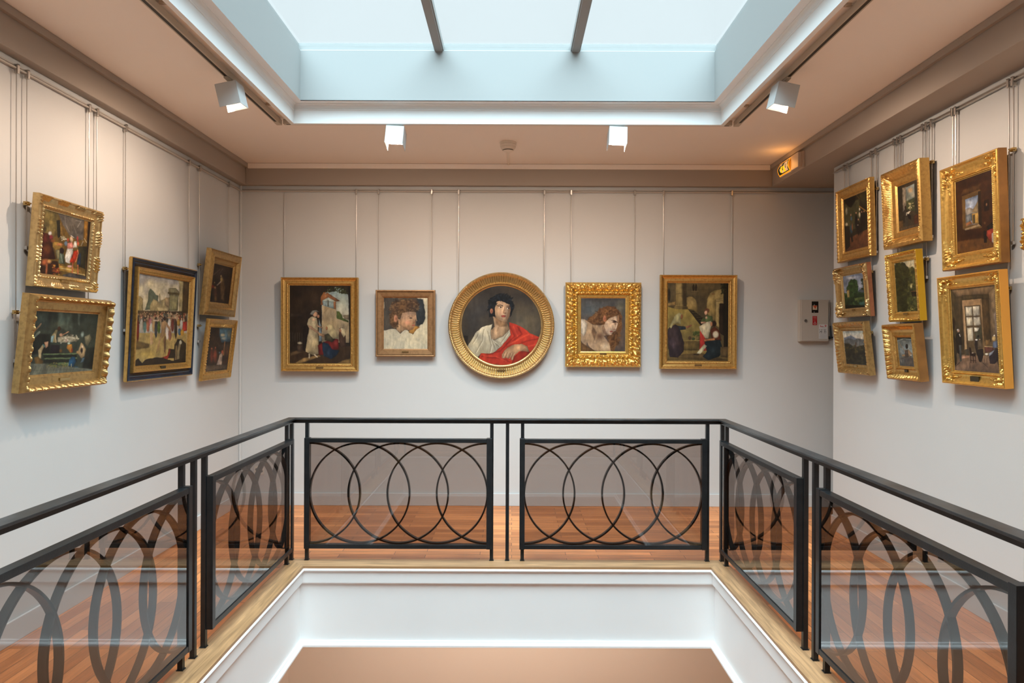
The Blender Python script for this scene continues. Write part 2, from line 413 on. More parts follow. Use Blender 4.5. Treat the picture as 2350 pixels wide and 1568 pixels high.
# front run (well side faces the camera)
yf = RYF - PW - 0.034 + 0.0
for x in (-1.438, -0.142, 0.0735, 1.371): post(x, RYF)
post(-0.032, RYF); post(RX0, RYF + 0.0); post(RX1, RYF)
panel((-1.447, yf, 0), (1, 0, 0), (0, 1, 0), False)
panel((0.0635 - 0.010, yf, 0), (1, 0, 0), (0, 1, 0), False)
# side runs
for sx, X, sgn in ((RX0, RX0, 1), (RX1, RX1, -1)):
    xi = X + sgn * (PW + 0.034)
    for (ya, yb_) in ((4.800, 3.508), (3.272, 1.980), (1.744, 0.452)):
        post(X, ya - 0.006); post(X, yb_)
        if yb_ > 0.6: post(X, yb_ - 0.118)
        if sgn > 0: panel((xi, ya + 0.002 + 0.006, 0), (0, -1, 0), (-1, 0, 0), True)
        else: panel((xi, ya + 0.002 + 0.006, 0), (0, -1, 0), (1, 0, 0), True)
for x in (-1.438, -0.142, 0.0735, 1.371): post(x, RYN)
post(RX0, RYN); post(RX1, RYN)

# =================================================================== PAINTINGS: a small paint box
GAIN = 0.84
RS = 1.6
class Art:
    """paints onto a canvas; strokes are given on a sketch sheet whose corners are quad (top-left, top-right, bottom-right, bottom-left)"""
    def __init__(s, quad, w, h, bg, seed=1):
        w, h = int(w * RS), int(h * RS)
        s.w, s.h = w, h; s.rng = np.random.RandomState(seed)
        q = np.array(quad, float); src = np.array([(0, 0), (1, 0), (1, 1), (0, 1)], float)
        A = []; B = []
        for (u, v), (x, y) in zip(src, q):
            A.append([u, v, 1, 0, 0, 0, -u * x, -v * x]); B.append(x); A.append([0, 0, 0, u, v, 1, -u * y, -v * y]); B.append(y)
        k = np.linalg.solve(np.array(A), np.array(B)); Hm = np.array([[k[0], k[1], k[2]], [k[3], k[4], k[5]], [k[6], k[7], 1]])
        u, v = np.meshgrid((np.arange(w)) / (w - 1), (np.arange(h)) / (h - 1)); d = Hm[2, 0] * u + Hm[2, 1] * v + 1
        s.X = (Hm[0, 0] * u + Hm[0, 1] * v + Hm[0, 2]) / d; s.Y = (Hm[1, 0] * u + Hm[1, 1] * v + Hm[1, 2]) / d
        s.U, s.V = u, v
        s.px = (s.X.max() - s.X.min()) / w
        s.a = np.zeros((h, w, 3)) + hx(bg)
    def put(s, mask, c, alpha=1.0, c2=None, grad=None, shade=None):
        m = (np.clip(mask, 0, 1) * alpha)[..., None]; c = hx(c) if isinstance(c, str) else np.array(c, float)
        if c2 is not None:
            g = np.clip(grad, 0, 1)[..., None]; c = c * (1 - g) + hx(c2) * g
        if shade is not None: c = c * shade[..., None]
        s.a = s.a * (1 - m) + c * m
    def folds(s):
        if not hasattr(s, '_f'): s._f = s.noise(16, 3, (1.6, .7)); s._g = s.noise(9, 3)
        return s._f
    def sd_poly(s, pts):
        p = np.array(pts, float); n = len(p); X, Y = s.X, s.Y
        d = np.full(X.shape, 1e18); ins = np.zeros(X.shape, bool)
        for i in range(n):
            a, b = p[i], p[(i + 1) % n]; e = b - a; wx, wy = X - a[0], Y - a[1]
            t = np.clip((wx * e[0] + wy * e[1]) / max(e @ e, 1e-9), 0, 1)
            d = np.minimum(d, (wx - e[0] * t) ** 2 + (wy - e[1] * t) ** 2)
            c = ((a[1] > Y) != (b[1] > Y)) & (X < (b[0] - a[0]) * (Y - a[1]) / ((b[1] - a[1]) or 1e-9) + a[0])
            ins ^= c
        d = np.sqrt(d); return np.where(ins, -d, d)
    def poly(s, pts, c, soft=None, alpha=1.0, c2=None, axis='y', rag=0):
        soft = s.px * 1.6 if soft is None else soft
        soft = max(soft, s.px * 1.4); d = s.sd_poly(pts)
        if rag: d = d + s.noise(6, 3) * rag
        p = np.array(pts, float); g = None
        if c2 is not None:
            i = 1 if axis == 'y' else 0; Z = s.Y if i else s.X; lo, hi = p[:, i].min(), p[:, i].max(); g = (Z - lo) / (hi - lo)
        w_, h_ = np.ptp(p[:, 0]), np.ptp(p[:, 1]); full = np.ptp(s.X) * np.ptp(s.Y); sh = 1 + .06 * s.folds()
        if w_ * h_ < .16 * full:        # figures and objects are modelled in light from the upper left
            sz = max(min(w_, h_) * .38, s.px * 2); e = np.clip(-d / sz, 0, 1); lx = np.clip((s.X - p[:, 0].min()) / max(w_, 1), 0, 1); lz = np.clip((s.Y - p[:, 1].min()) / max(h_, 1), 0, 1)
            sh = (.70 + .34 * np.sqrt(e)) * (1.14 - .22 * lx - .14 * lz) * (1 + .13 * s.folds())
        s.put(0.5 - d / soft, c, alpha, c2, g, sh)
    def ell(s, x, y, rx, ry, c, soft=0.25, alpha=1.0, rot=0.0):
        r = math.radians(rot); dx, dy = s.X - x, s.Y - y; a = (dx * math.cos(r) + dy * math.sin(r)) / rx; b = (-dx * math.sin(r) + dy * math.cos(r)) / ry
        q = np.sqrt(a * a + b * b); s.put((1 - q) / max(soft, 1e-3) + 0.0, c, alpha, shade=(1.10 - .22 * np.clip(q, 0, 1) - .10 * np.clip(a, -1, 1) - .06 * np.clip(b, -1, 1)) if soft < .7 else None)
    def line(s, pts, wd, c, alpha=1.0):
        pts = np.array(pts, float); d = np.full(s.X.shape, 1e18)
        for a, b in zip(pts[:-1], pts[1:]):
            e = b - a; wx, wy = s.X - a[0], s.Y - a[1]; t = np.clip((wx * e[0] + wy * e[1]) / max(e @ e, 1e-9), 0, 1)
            d = np.minimum(d, (wx - e[0] * t) ** 2 + (wy - e[1] * t) ** 2)
        s.put((wd / 2 - np.sqrt(d)) / s.px + 0.5, c, alpha)
    def dabs(s, n, box, cols, r=(4, 10), asp=(0.5, 2), alpha=0.8, soft=0.5, poly=None, rot=(0, 180)):
        x0, y0, x1, y1 = box; R = s.rng; k = 0; tries = 0
        while k < n and tries < n * 6:
            tries += 1
            x, y = R.uniform(x0, x1), R.uniform(y0, y1)
            if poly is not None and not inside(x, y, poly): continue
            rr = R.uniform(*r); q = R.uniform(*asp); s._ell_fast(x, y, rr * q ** .5, rr / q ** .5, cols[R.randint(len(cols))], soft, alpha, R.uniform(*rot)); k += 1
    def _ell_fast(s, x, y, rx, ry, c, soft, alpha, rot):
        m = max(rx, ry); i = (np.abs(s.X - x) < m) & (np.abs(s.Y - y) < m)
        if not i.any(): return
        ys, xs = np.where(i); y0, y1, x0, x1 = ys.min(), ys.max() + 1, xs.min(), xs.max() + 1
        X, Y, = s.X[y0:y1, x0:x1], s.Y[y0:y1, x0:x1]; r = math.radians(rot); dx, dy = X - x, Y - y
        a = (dx * math.cos(r) + dy * math.sin(r)) / rx; b = (-dx * math.sin(r) + dy * math.cos(r)) / ry
        k = (np.clip((1 - np.sqrt(a * a + b * b)) / soft, 0, 1) * alpha)[..., None]
        s.a[y0:y1, x0:x1] = s.a[y0:y1, x0:x1] * (1 - k) + hx(c) * k
    def noise(s, n, octv=3, stretch=(1, 1)):
        out = np.zeros(s.U.shape); amp = 1.0
        for o in range(octv):
            gx, gy = max(2, int(n * stretch[0] * 2 ** o)), max(2, int(n * stretch[1] * 2 ** o * s.h / s.w)); g = s.rng.uniform(-1, 1, (gy + 2, gx + 2))
            x, y = s.U * gx, s.V * gy; xi, yi = x.astype(int), y.astype(int); fx, fy = x - xi, y - yi
            fx = fx * fx * (3 - 2 * fx); fy = fy * fy * (3 - 2 * fy)
            out += amp * ((g[yi, xi] * (1 - fx) + g[yi, xi + 1] * fx) * (1 - fy) + (g[yi + 1, xi] * (1 - fx) + g[yi + 1, xi + 1] * fx) * fy); amp *= 0.5
        return out
    def mottle(s, amt=0.08, n=10):
        s.a *= (1 + amt * s.noise(n, 4))[..., None]; s.a *= (1 + 0.035 * s.rng.normal(size=s.U.shape))[..., None]
    def finish(s):
        """brush drag: nudge the colours along a wandering field, then lay thin broken strokes over them"""
        k = .45 * s.w / 150.0; dx, dy = s.noise(26, 2) * k, s.noise(26, 2) * k
        yy, xx = np.mgrid[0:s.h, 0:s.w]; X = np.clip(xx + dx, 0, s.w - 1.001); Y = np.clip(yy + dy, 0, s.h - 1.001); xi, yi = X.astype(int), Y.astype(int); fx, fy = (X - xi)[..., None], (Y - yi)[..., None]
        a = s.a; a = (a[yi, xi] * (1 - fx) + a[yi, xi + 1] * fx) * (1 - fy) + (a[yi + 1, xi] * (1 - fx) + a[yi + 1, xi + 1] * fx) * fy
        st_ = s.noise(9, 4, (3.5, 1)); st2 = s.noise(7, 3); lum = a.mean(2, keepdims=True) / 255
        a = a * (1 + .07 * st_ + .05 * st2)[..., None] + (np.array([10, 5, -4]) * (st2[..., None] * .6)) * (.3 + lum)
        g = a.mean(2, keepdims=True); s.a = np.clip(g + (a - g) * .93, 0, 255)
    def rgb(s):
        return np.clip(s2l(np.clip(s.a, 0, 255)) * GAIN, 0, 0.9)
def inside(x, y, p):
    c = False; n = len(p)
    for i in range(n):
        (x1, y1), (x2, y2) = p[i], p[(i + 1) % n]
        if (y1 > y) != (y2 > y) and x < (x2 - x1) * (y - y1) / (y2 - y1) + x1: c = not c
    return c
def R4(x0, y0, x1, y1): return [(x0, y0), (x1, y0), (x1, y1), (x0, y1)]

def art_b1():
    A = Art(R4(288, 428, 935, 1272), 190, 244, '2a2119', 11)
    A.ell(420, 620, 200, 220, '3a2d22', 1, .8); A.ell(560, 560, 120, 200, '4a3828', 1, .6)
    A.poly([(300, 730), (430, 735), (430, 770), (300, 770)], '40342a', 12, .7)
    arch = [(632, 1040), (630, 640), (618, 625), (622, 560), (650, 500), (700, 462), (770, 448), (830, 455), (880, 480), (908, 530), (916, 600), (920, 1040)]
    A.poly(arch, '8aa3a4', c2='e6c090')
    A.poly([(618, 640), (618, 560), (650, 500), (720, 452), (780, 446), (700, 478), (655, 530), (640, 580), (640, 640)], 'a4673c')
    A.poly([(640, 535), (690, 508), (825, 598), (780, 604), (700, 560), (640, 590)], '9a6440'); A.poly([(640, 595), (780, 604), (780, 690), (640, 650)], '8da0a0')
    A.poly([(690, 590), (705, 590), (705, 655), (690, 655)], '5a5a50'); A.poly([(755, 600), (780, 604), (780, 690), (755, 675)], 'a06a48')
    A.poly([(785, 705), (815, 712), (842, 745), (850, 780), (912, 808), (912, 830), (785, 800)], '55622e', 10); A.poly([(850, 750), (916, 745), (916, 800), (870, 790)], '8a7a60', 8)
    A.poly([(635, 645), (785, 690), (785, 785), (920, 830), (920, 1045), (635, 1045)], 'b9a27a', c2='8d7c60')
    A.poly([(635, 660), (700, 670), (640, 740)], 'd0b080', 20, .7); A.line([(800, 860), (820, 1030)], 6, '7a6a50', .6); A.line([(860, 850), (890, 1030)], 6, '7a6a50', .6)
    A.dabs(120, (655, 450, 915, 520), ['2c3018', '3a3e20', '201c12'], (6, 16), poly=[(640, 500), (720, 440), (880, 440), (930, 620), (895, 600), (870, 520), (800, 500), (720, 500)])
    A.poly([(908, 428), (935, 428), (935, 1272), (920, 1100), (914, 600)], '201811')
    A.poly([(288, 1140), (460, 1120), (935, 1080), (935, 1272), (288, 1272)], '3b2b1d', 10)
    A.poly([(430, 1215), (600, 1175), (620, 1195), (400, 1272), (340, 1272)], 'b08850', 12, .9); A.poly([(850, 1235), (935, 1215), (935, 1272), (790, 1272)], 'a07a44', 14, .9)
    A.poly([(295, 1160), (360, 1130), (440, 1150), (300, 1190)], '7a6040', 14, .6)
    for x in range(300, 440, 24): A.line([(x, 940), (x, 1035)], 4, '50483c', .7)
    A.ell(398, 1100, 36, 62, '47382c', .5); A.ell(398, 1050, 34, 20, 'b0a488', .5)
    A.poly([(440, 870), (490, 860), (480, 1150), (435, 1130), (430, 950)], '241c18', 10)
    A.poly([(600, 790), (625, 860), (635, 1030), (600, 1035)], '7d8d92', 6); A.ell(598, 752, 28, 34, '33241c'); A.ell(594, 762, 16, 20, 'c48a66')
    A.poly([(488, 790), (530, 762), (575, 780), (592, 850), (588, 950), (606, 1165), (540, 1180), (458, 1145), (475, 1000), (498, 900), (475, 850)], 'dccaa0', 4, c2='c9b184')
    for x in range(480, 600, 18): A.line([(x + 15, 900), (x, 1150)], 3, 'a8936a', .7)
    A.poly([(485, 860), (520, 870), (600, 930), (590, 950), (500, 890)], 'd6a884', 5); A.poly([(570, 850), (640, 880), (640, 895), (575, 870)], 'd0a080', 5)
    A.ell(560, 738, 28, 34, 'd8a580'); A.poly([(505, 740), (530, 700), (575, 695), (605, 715), (560, 715), (530, 750)], '8f8d82', 6); A.ell(545, 800, 25, 18, 'dbb08c', .6)
    A.line([(500, 1170), (495, 1210)], 14, 'cdb896'); A.line([(555, 1175), (580, 1200)], 14, 'cdb896')
    A.poly([(745, 1000), (805, 1010), (812, 1110), (700, 1165), (600, 1180), (588, 1075), (650, 1040)], '7c2622', 6); A.ell(775, 1050, 30, 50, 'a23a34', .8, .8)
    A.poly([(640, 1040), (700, 1060), (740, 1120), (815, 1130), (790, 1180), (730, 1225), (650, 1190), (635, 1100)], '26384c', 8)
    A.poly([(660, 960), (720, 940), (770, 1010), (740, 1040), (660, 1020)], '4a4530', 8); A.poly([(590, 935), (660, 955), (660, 990), (600, 970)], 'b58a62', 6)
    A.poly([(672, 870), (700, 850), (740, 855), (775, 910), (808, 980), (800, 1000), (750, 1005), (700, 950)], 'd2be8c', 6); A.ell(682, 890, 12, 24, '9a6848')
    A.poly([(815, 890), (850, 880), (880, 930), (888, 1080), (830, 1100), (808, 1000)], '4a352a', 6); A.poly([(815, 900), (840, 882), (872, 895), (885, 960), (860, 990), (835, 940)], 'd6c296', 5); A.ell(826, 915, 12, 20, '9a6a4c')
    A.mottle(.10, 12); return A
def art_b2():
    A = Art(R4(1293, 568, 1755, 1117), 136, 162, 'cfc4a6', 12)
    A.poly([(1293, 568), (1635, 568), (1700, 585), (1718, 640), (1724, 790), (1705, 850), (1640, 905), (1600, 955), (1560, 940), (1515, 912), (1470, 945), (1430, 910), (1380, 915), (1293, 920)], '4d473f', 4, rag=10)
    A.poly([(1640, 580), (1700, 588), (1716, 640), (1722, 790), (1700, 850), (1640, 870), (1630, 700)], '33383c', 10, rag=8)
    A.poly([(1618, 868), (1680, 878), (1640, 908), (1600, 955), (1560, 940), (1560, 905)], 'b8823c', 4, rag=5)
    A.poly([(1430, 840), (1500, 880), (1565, 915), (1515, 912), (1470, 945), (1425, 910)], 'c49c70', 4)
    A.ell(1500, 690, 155, 112, '64482f', .3); A.ell(1405, 800, 58, 105, '5a3f29', .3); A.ell(1600, 640, 70, 70, '5a4230', .4)
    A.dabs(260, (1340, 575, 1670, 900), ['7c5c3c', '4a3422', '8c6c48', '3c2a1c'], (6, 16), (.25, 1), .55, poly=[(1350, 700), (1380, 620), (1450, 575), (1560, 572), (1660, 620), (1670, 700), (1600, 730), (1480, 740), (1450, 780), (1440, 900), (1370, 870)])
    A.poly([(1490, 730), (1560, 715), (1632, 722), (1638, 790), (1626, 815), (1628, 845), (1618, 880), (1595, 908), (1560, 915), (1500, 885), (1450, 850), (1440, 790), (1465, 800)], 'd2a884', 6, c2='c89468')
    A.ell(1590, 742, 40, 20, '8d7258', .8, .5); A.ell(1545, 835, 48, 34, 'dc9478', 1, .8); A.ell(1500, 890, 50, 22, '8a6444', 1, .5)
    A.ell(1420, 790, 25, 48, 'c68a68', .4); A.ell(1424, 795, 12, 28, '8f5a40', .8)
    A.ell(1577, 785, 20, 9, '3a2c26', .6); A.line([(1550, 768), (1605, 765)], 5, '6a4a34', .7); A.line([(1628, 760), (1640, 815)], 6, 'e0b490', .8); A.ell(1612, 828, 14, 8, '9c6048', .8)
    A.ell(1606, 862, 20, 9, 'b85c50', .6); A.line([(1588, 864), (1625, 862)], 3, '6c3028')
    A.mottle(.035, 14); return A
def art_b3():
    A = Art(R4(280, 359, 1134, 1213), 240, 240, '3b342c', 13)
    A.ell(930, 780, 330, 330, '6a604c', 1, .9); A.ell(450, 620, 170, 260, '4a4a4c', 1, .5); A.ell(560, 420, 300, 90, '2e2823', 1, .7); A.ell(1000, 480, 160, 120, '352e26', 1, .6)
    A.poly([(280, 900), (350, 900), (345, 1000), (280, 1000)], '28201a', 10)
    hair = [(580, 700), (562, 620), (568, 540), (600, 490), (660, 450), (740, 448), (800, 480), (835, 560), (830, 640), (800, 690), (780, 560), (690, 530), (640, 560), (640, 690)]
    A.poly(hair, '14171c', 8, rag=16)
    A.poly([(618, 690), (635, 800), (590, 840), (598, 925), (625, 945), (725, 905), (800, 830), (770, 760), (775, 700)], 'cda57c', 6)
    A.poly([(640, 690), (700, 735), (760, 740), (770, 790), (700, 800), (650, 770)], 'a47850', 16, .8); A.line([(660, 850), (690, 780)], 10, '9a7450', .5)
    A.poly([(638, 560), (665, 525), (700, 518), (760, 545), (800, 560), (806, 620), (795, 680), (775, 725), (745, 735), (700, 725), (650, 690), (620, 640)], 'd9af86', 6)
    A.poly([(775, 560), (806, 580), (800, 680), (775, 728), (760, 700), (780, 640)], 'a87a54', 10, .8); A.ell(700, 650, 40, 30, 'e0a884', 1, .6)
    A.dabs(150, (565, 450, 835, 620), ['10141a', '1c222a', '0c0d10'], (10, 20), (.2, .6), .9, poly=[(570, 640), (570, 540), (610, 480), (680, 448), (760, 452), (820, 500), (836, 580), (832, 660), (806, 600), (790, 545), (740, 520), (690, 515), (645, 545), (635, 600), (600, 600)])
    A.ell(600, 632, 20, 36, 'c07c5a', .4); A.ell(602, 636, 9, 22, '8a4c38', .8); A.poly([(615, 610), (636, 600), (640, 690), (648, 705), (622, 680)], '1c1614', 6)
    for x, y, r in ((692, 592, 24), (779, 603, 17)):
        A.ell(x, y, r, 10, 'e4cdb4', .5); A.ell(x + 5, y - 1, 9, 9, '2e1e18', .4); A.line([(x - r, y - 7), (x, y - 11), (x + r, y - 4)], 5, '3a2318')
    A.line([(665, 574), (695, 564), (722, 576)], 8, '33221a', .9); A.line([(762, 580), (785, 578), (798, 588)], 7, '33221a', .9)
    A.poly([(740, 590), (748, 640), (760, 650), (745, 658), (722, 650)], 'b88258', 8, .8); A.ell(745, 640, 14, 12, 'e6bc92', .8, .8); A.line([(728, 656), (756, 658)], 4, '7a4834', .8)
    A.poly([(706, 682), (730, 674), (757, 682), (745, 697), (718, 697)], 'b04c3e', 4); A.line([(706, 684), (757, 684)], 3, '6a2620'); A.ell(735, 715, 24, 12, 'c99a72', .8, .8)
    A.poly([(345, 1010), (385, 950), (430, 870), (500, 805), (612, 772), (592, 840), (598, 925), (625, 948), (728, 905), (800, 828), (805, 890), (720, 1000), (620, 1085), (490, 1090), (445, 1135), (385, 1080)], 'c8bea4', 6, c2='a69a7e')
    for q in ([(560, 850), (600, 1000), (580, 1080)], [(520, 830), (500, 950), (430, 1080)], [(640, 950), (720, 970)], [(620, 960), (680, 1010)], [(460, 880), (400, 980)], [(600, 930), (640, 1040)], [(780, 860), (700, 980)]):
        A.line(q, 12, '8a806a', .55); A.line([(x + 14, y) for x, y in q], 7, 'e0d8c0', .55)
    A.poly([(792, 752), (870, 775), (960, 822), (1020, 872), (1115, 910), (1100, 990), (1060, 1050), (1000, 1115), (900, 1190), (760, 1213), (600, 1200), (465, 1145), (490, 1088), (620, 1090), (720, 1000), (805, 890), (800, 820)], 'bd3420', 6)
    for q, c in (([(800, 790), (850, 900), (700, 1060), (500, 1120)], '8a1f14'), ([(880, 800), (930, 880), (830, 950)], '8a1f14'), ([(1000, 880), (900, 930), (780, 1000)], 'dd5034'), ([(1100, 930), (980, 950), (900, 990)], '8c2216'), ([(1080, 990), (1000, 1010)], 'dd4a30'),
                 ([(560, 1130), (700, 1140), (800, 1180)], '8a1f14'), ([(520, 1110), (650, 1120), (760, 1170)], 'd8482e'), ([(850, 1180), (900, 1080), (960, 1070)], '7c1c12'), ([(840, 800), (880, 900)], 'dd4a30'), ([(960, 840), (1040, 900)], 'd8452c')):
        A.line(q, 16, c, .6)
    A.poly([(925, 1060), (1020, 1070), (960, 1150), (880, 1200), (815, 1195), (850, 1120)], 'a62a1a', 8)
    A.poly([(775, 1025), (850, 988), (930, 984), (985, 1010), (1008, 1070), (950, 1060), (900, 1062), (860, 1100), (830, 1160), (812, 1158), (808, 1120), (780, 1145), (760, 1130), (740, 1142), (715, 1135), (716, 1095), (740, 1062)], 'd2a074', 5)
    for q in ([(745, 1075), (722, 1130)], [(775, 1078), (752, 1135)], [(808, 1085), (785, 1142)], [(838, 1090), (815, 1150)]): A.line(q, 6, '8a5a3c', .8); A.line([(x + 12, y) for x, y in q], 7, 'e4b88c', .6)
    A.poly([(900, 1062), (990, 1075), (930, 1060), (960, 1030), (1005, 1060)], '8a5c40', 14, .5)
    A.mottle(.06, 16); return A
def art_b4():
    A = Art(R4(1570, 477, 2058, 1070), 142, 172, '4f4d4b', 14)
    A.poly(R4(1570, 760, 2058, 1070), '5e4a3e', 200); A.ell(1680, 600, 170, 100, '60696a', 1, .8); A.ell(2000, 580, 70, 100, '77735c', 1, .8); A.ell(1800, 490, 260, 40, '3c3834', 1, .8)
    A.poly([(1620, 730), (1660, 680), (1740, 640), (1780, 590), (1850, 570), (1930, 580), (1990, 630), (2020, 680), (2015, 800), (1990, 880), (1960, 960), (1930, 1060), (1880, 1040), (1900, 940), (1850, 880), (1800, 850), (1750, 780), (1660, 760)], '694527', 10, rag=14)
    A.dabs(240, (1630, 575, 2020, 780), ['8a5f36', '573619', '7a5230', '452a14'], (6, 18), (.2, .7), .6, poly=[(1640, 740), (1700, 670), (1780, 600), (1850, 572), (1940, 585), (2000, 640), (2015, 760), (1985, 800), (1975, 690), (1900, 690), (1840, 760), (1760, 780)])
    A.dabs(120, (1850, 860, 2000, 1060), ['7a5330', '452a16', '5f4024'], (8, 20), (.2, .7), .6, poly=[(1860, 880), (1960, 860), (2010, 820), (1990, 960), (1930, 1060), (1880, 1030)])
    A.poly([(1570, 708), (1612, 714), (1650, 740), (1700, 775), (1770, 780), (1835, 770), (1870, 880), (1820, 895), (1880, 975), (1902, 1070), (1720, 1060), (1660, 1010), (1640, 960), (1632, 1010), (1608, 1000), (1570, 940)], 'b0906e', 8)
    A.poly([(1570, 712), (1610, 718), (1640, 760), (1630, 860), (1600, 900), (1570, 860)], 'dccab0', 14); A.ell(1840, 1010, 60, 52, 'd4b896', .8); A.ell(1710, 830, 60, 40, '9c7c5c', 1, .7)
    A.ell(1775, 900, 66, 60, '5e4230', .9, .95); A.poly([(1700, 780), (1740, 860), (1720, 940), (1690, 860)], '6c4e38', 16, .8); A.poly([(1570, 960), (1640, 1010), (1740, 1070), (1570, 1070)], '74512e', 12)
    A.poly([(1838, 742), (1880, 700), (1935, 680), (1972, 672), (1986, 712), (1976, 770), (1958, 820), (1952, 842), (1925, 850), (1912, 870), (1893, 888), (1860, 888), (1830, 850), (1815, 800)], 'dcb998', 5)
    A.poly([(1820, 780), (1850, 860), (1890, 888), (1850, 890), (1815, 860), (1800, 800)], '9c7658', 14, .9); A.poly([(1960, 670), (1990, 660), (1990, 740), (1975, 780)], '8a6446', 8, .9)
    A.ell(1938, 742, 32, 14, '33201a', .6); A.line([(1905, 722), (1940, 728), (1970, 745)], 7, '2c1a14'); A.ell(1948, 764, 22, 12, '5c3a2c', 1, .8); A.line([(1966, 760), (1950, 815)], 7, 'e8cbb0', .8); A.ell(1934, 822, 14, 8, '8c5844', .8)
    A.ell(1904, 846, 20, 10, 'a04c40', .5); A.line([(1886, 842), (1922, 850)], 3, '5a241e'); A.ell(1895, 878, 18, 10, 'd8b090', .8, .8)
    A.ell(1830, 706, 22, 42, 'bd7654', .4); A.ell(1834, 710, 10, 26, '7c4430', .8)
    A.mottle(.08, 14); return A
def art_b5():
    A = Art(R4(1335, 315, 1990, 1180), 190, 250, '54472e', 15)
    A.poly(R4(1335, 315, 1990, 620), '5f5236', 60, c2='4a3e28')
    for y in (400, 470, 540): A.line([(1335, y), (1760, y - 10)], 3, '43381f', .5)
    A.ell(1350, 450, 18, 80, '2a2216', .3); A.poly([(1335, 540), (1420, 520), (1420, 560), (1335, 575)], '9a7c48', 8)
    A.poly([(1535, 610), (1535, 480), (1562, 466), (1600, 470), (1636, 500), (1655, 560), (1655, 650), (1600, 620)], 'bd9f5e', 6, c2='8c7440')
    A.poly([(1752, 620), (1758, 500), (1785, 430), (1840, 398), (1900, 388), (1938, 395), (1938, 500), (1850, 505), (1850, 770), (1810, 760)], 'bda462', 8, c2='8a7442')
    A.ell(1820, 440, 26, 10, '94623a', .8, .7); A.poly([(1850, 500), (1936, 492), (1936, 545), (1890, 545), (1890, 810), (1850, 780)], 'a8925c', 4); A.line([(1850, 520), (1936, 512)], 8, '7a683e')
    A.poly([(1890, 545), (1940, 545), (1940, 900), (1890, 860)], '2b2118', 4); A.poly([(1935, 315), (1990, 315), (1990, 1180), (1940, 1100)], '1f1a11', 6); A.dabs(40, (1910, 330, 1960, 440), ['2c3018', '1c1c10'], (8, 16))
    A.ell(1611, 370, 14, 44, '2a2115', .3); A.ell(1638, 368, 14, 44, '2a2115', .3); A.line([(1590, 410), (1665, 408)], 6, '7a6a44', .7)
    A.poly([(1335, 580), (1410, 600), (1560, 606), (1600, 650), (1695, 775), (1695, 970), (1500, 960), (1335, 860)], '94803f', 4, c2='7a6a3c')
    A.poly([(1556, 606), (1600, 612), (1700, 690), (1760, 730), (1760, 800), (1700, 800)], '302819', 5)
    for k in range(6): A.line([(1575 + k * 25, 618 + k * 26), (1640 + k * 22, 622 + k * 24)], 4, '6a5a36', .8)
    A.poly([(1420, 315), (1528, 315), (1536, 560), (1552, 585), (1555, 605), (1405, 605), (1408, 582), (1424, 560)], '98824e', 3); A.poly([(1490, 315), (1530, 315), (1538, 570), (1555, 605), (1500, 605)], '3f3420', 22, .95); A.line([(1420, 440), (1530, 425)], 4, '4a3d24', .8)
    A.line([(1405, 582), (1552, 580)], 6, '5c4c2c')
    A.poly([(1335, 1050), (1560, 1058), (1990, 1040), (1990, 1180), (1335, 1180)], '86703c', 8, c2='5c4a2a'); A.poly([(1440, 1110), (1700, 1090), (1990, 1170), (1990, 1180), (1440, 1150)], '55442a', 10, .8)
    A.poly([(1505, 955), (1690, 950), (1690, 1062), (1512, 1060)], '62522f', 4); A.line([(1505, 955), (1690, 952)], 10, '8c7844')
    A.ell(1645, 870, 34, 22, '3e4824', .4); A.dabs(30, (1600, 850, 1690, 900), ['3a4420', '54602e'], (6, 12)); A.ell(1576, 925, 22, 25, '54402c', .4); A.ell(1615, 935, 20, 20, '3c4a2c', .4); A.poly([(1640, 900), (1685, 895), (1680, 950), (1645, 950)], '6a5c34', 4)
    A.poly([(1335, 840), (1365, 800), (1420, 775), (1460, 800), (1485, 880), (1516, 985), (1508, 1075), (1450, 1140), (1360, 1135), (1345, 1000)], '3c3032', 5); A.poly([(1345, 960), (1400, 900), (1440, 1000), (1400, 1060)], '55444a', 20, .6)
    A.poly([(1440, 790), (1530, 800), (1534, 830), (1465, 835)], '2e363e', 5); A.poly([(1528, 800), (1592, 778), (1596, 790), (1548, 820)], 'a86c4a', 4)
    A.poly([(1358, 800), (1385, 740), (1420, 670), (1460, 648), (1490, 655), (1475, 700), (1480, 780), (1450, 760), (1400, 770), (1375, 820)], 'c6bb80', 5); A.ell(1488, 690, 13, 30, '8a5838')
    A.poly([(1684, 838), (1740, 880), (1758, 1062), (1680, 1062)], 'ba342c', 4); A.line([(1710, 880), (1705, 1050)], 8, '8a2420', .6)
    A.poly([(1688, 745), (1712, 705), (1755, 676), (1812, 682), (1828, 745), (1770, 760)], '5d6c3c', 5); A.ell(1750, 700, 18, 20, 'd8a884', .6); A.ell(1757, 622, 34, 34, '64402a', .4); A.ell(1746, 645, 19, 26, 'dca886')
    A.poly([(1676, 800), (1730, 755), (1800, 735), (1812, 760), (1775, 930), (1740, 925), (1690, 850)], 'dfd0a8', 5); A.poly([(1690, 745), (1740, 742), (1745, 762), (1695, 765)], 'cf9c78', 4)
    A.poly([(1795, 835), (1840, 800), (1890, 840), (1915, 955), (1810, 935)], '60301f', 5); A.ell(1834, 765, 32, 40, '2c1d16', .4); A.ell(1806, 770, 15, 26, 'bd8258')
    A.ell(1852, 885, 40, 48, 'd4caac', .4); A.poly([(1725, 940), (1842, 922), (1846, 945), (1730, 962)], 'bd7c50', 4)
    A.poly([(1735, 965), (1900, 940), (1935, 1060), (1890, 1130), (1775, 1168), (1716, 1128), (1760, 1075)], '1f2c32', 5); A.poly([(1730, 990), (1762, 1010), (1690, 1100), (1650, 1092)], 'cfc7a0', 4); A.line([(1625, 1105), (1670, 1108)], 12, '2a2018')
    A.poly([(1905, 1020), (1990, 1020), (1990, 1140), (1905, 1130)], '5e4c30', 6)
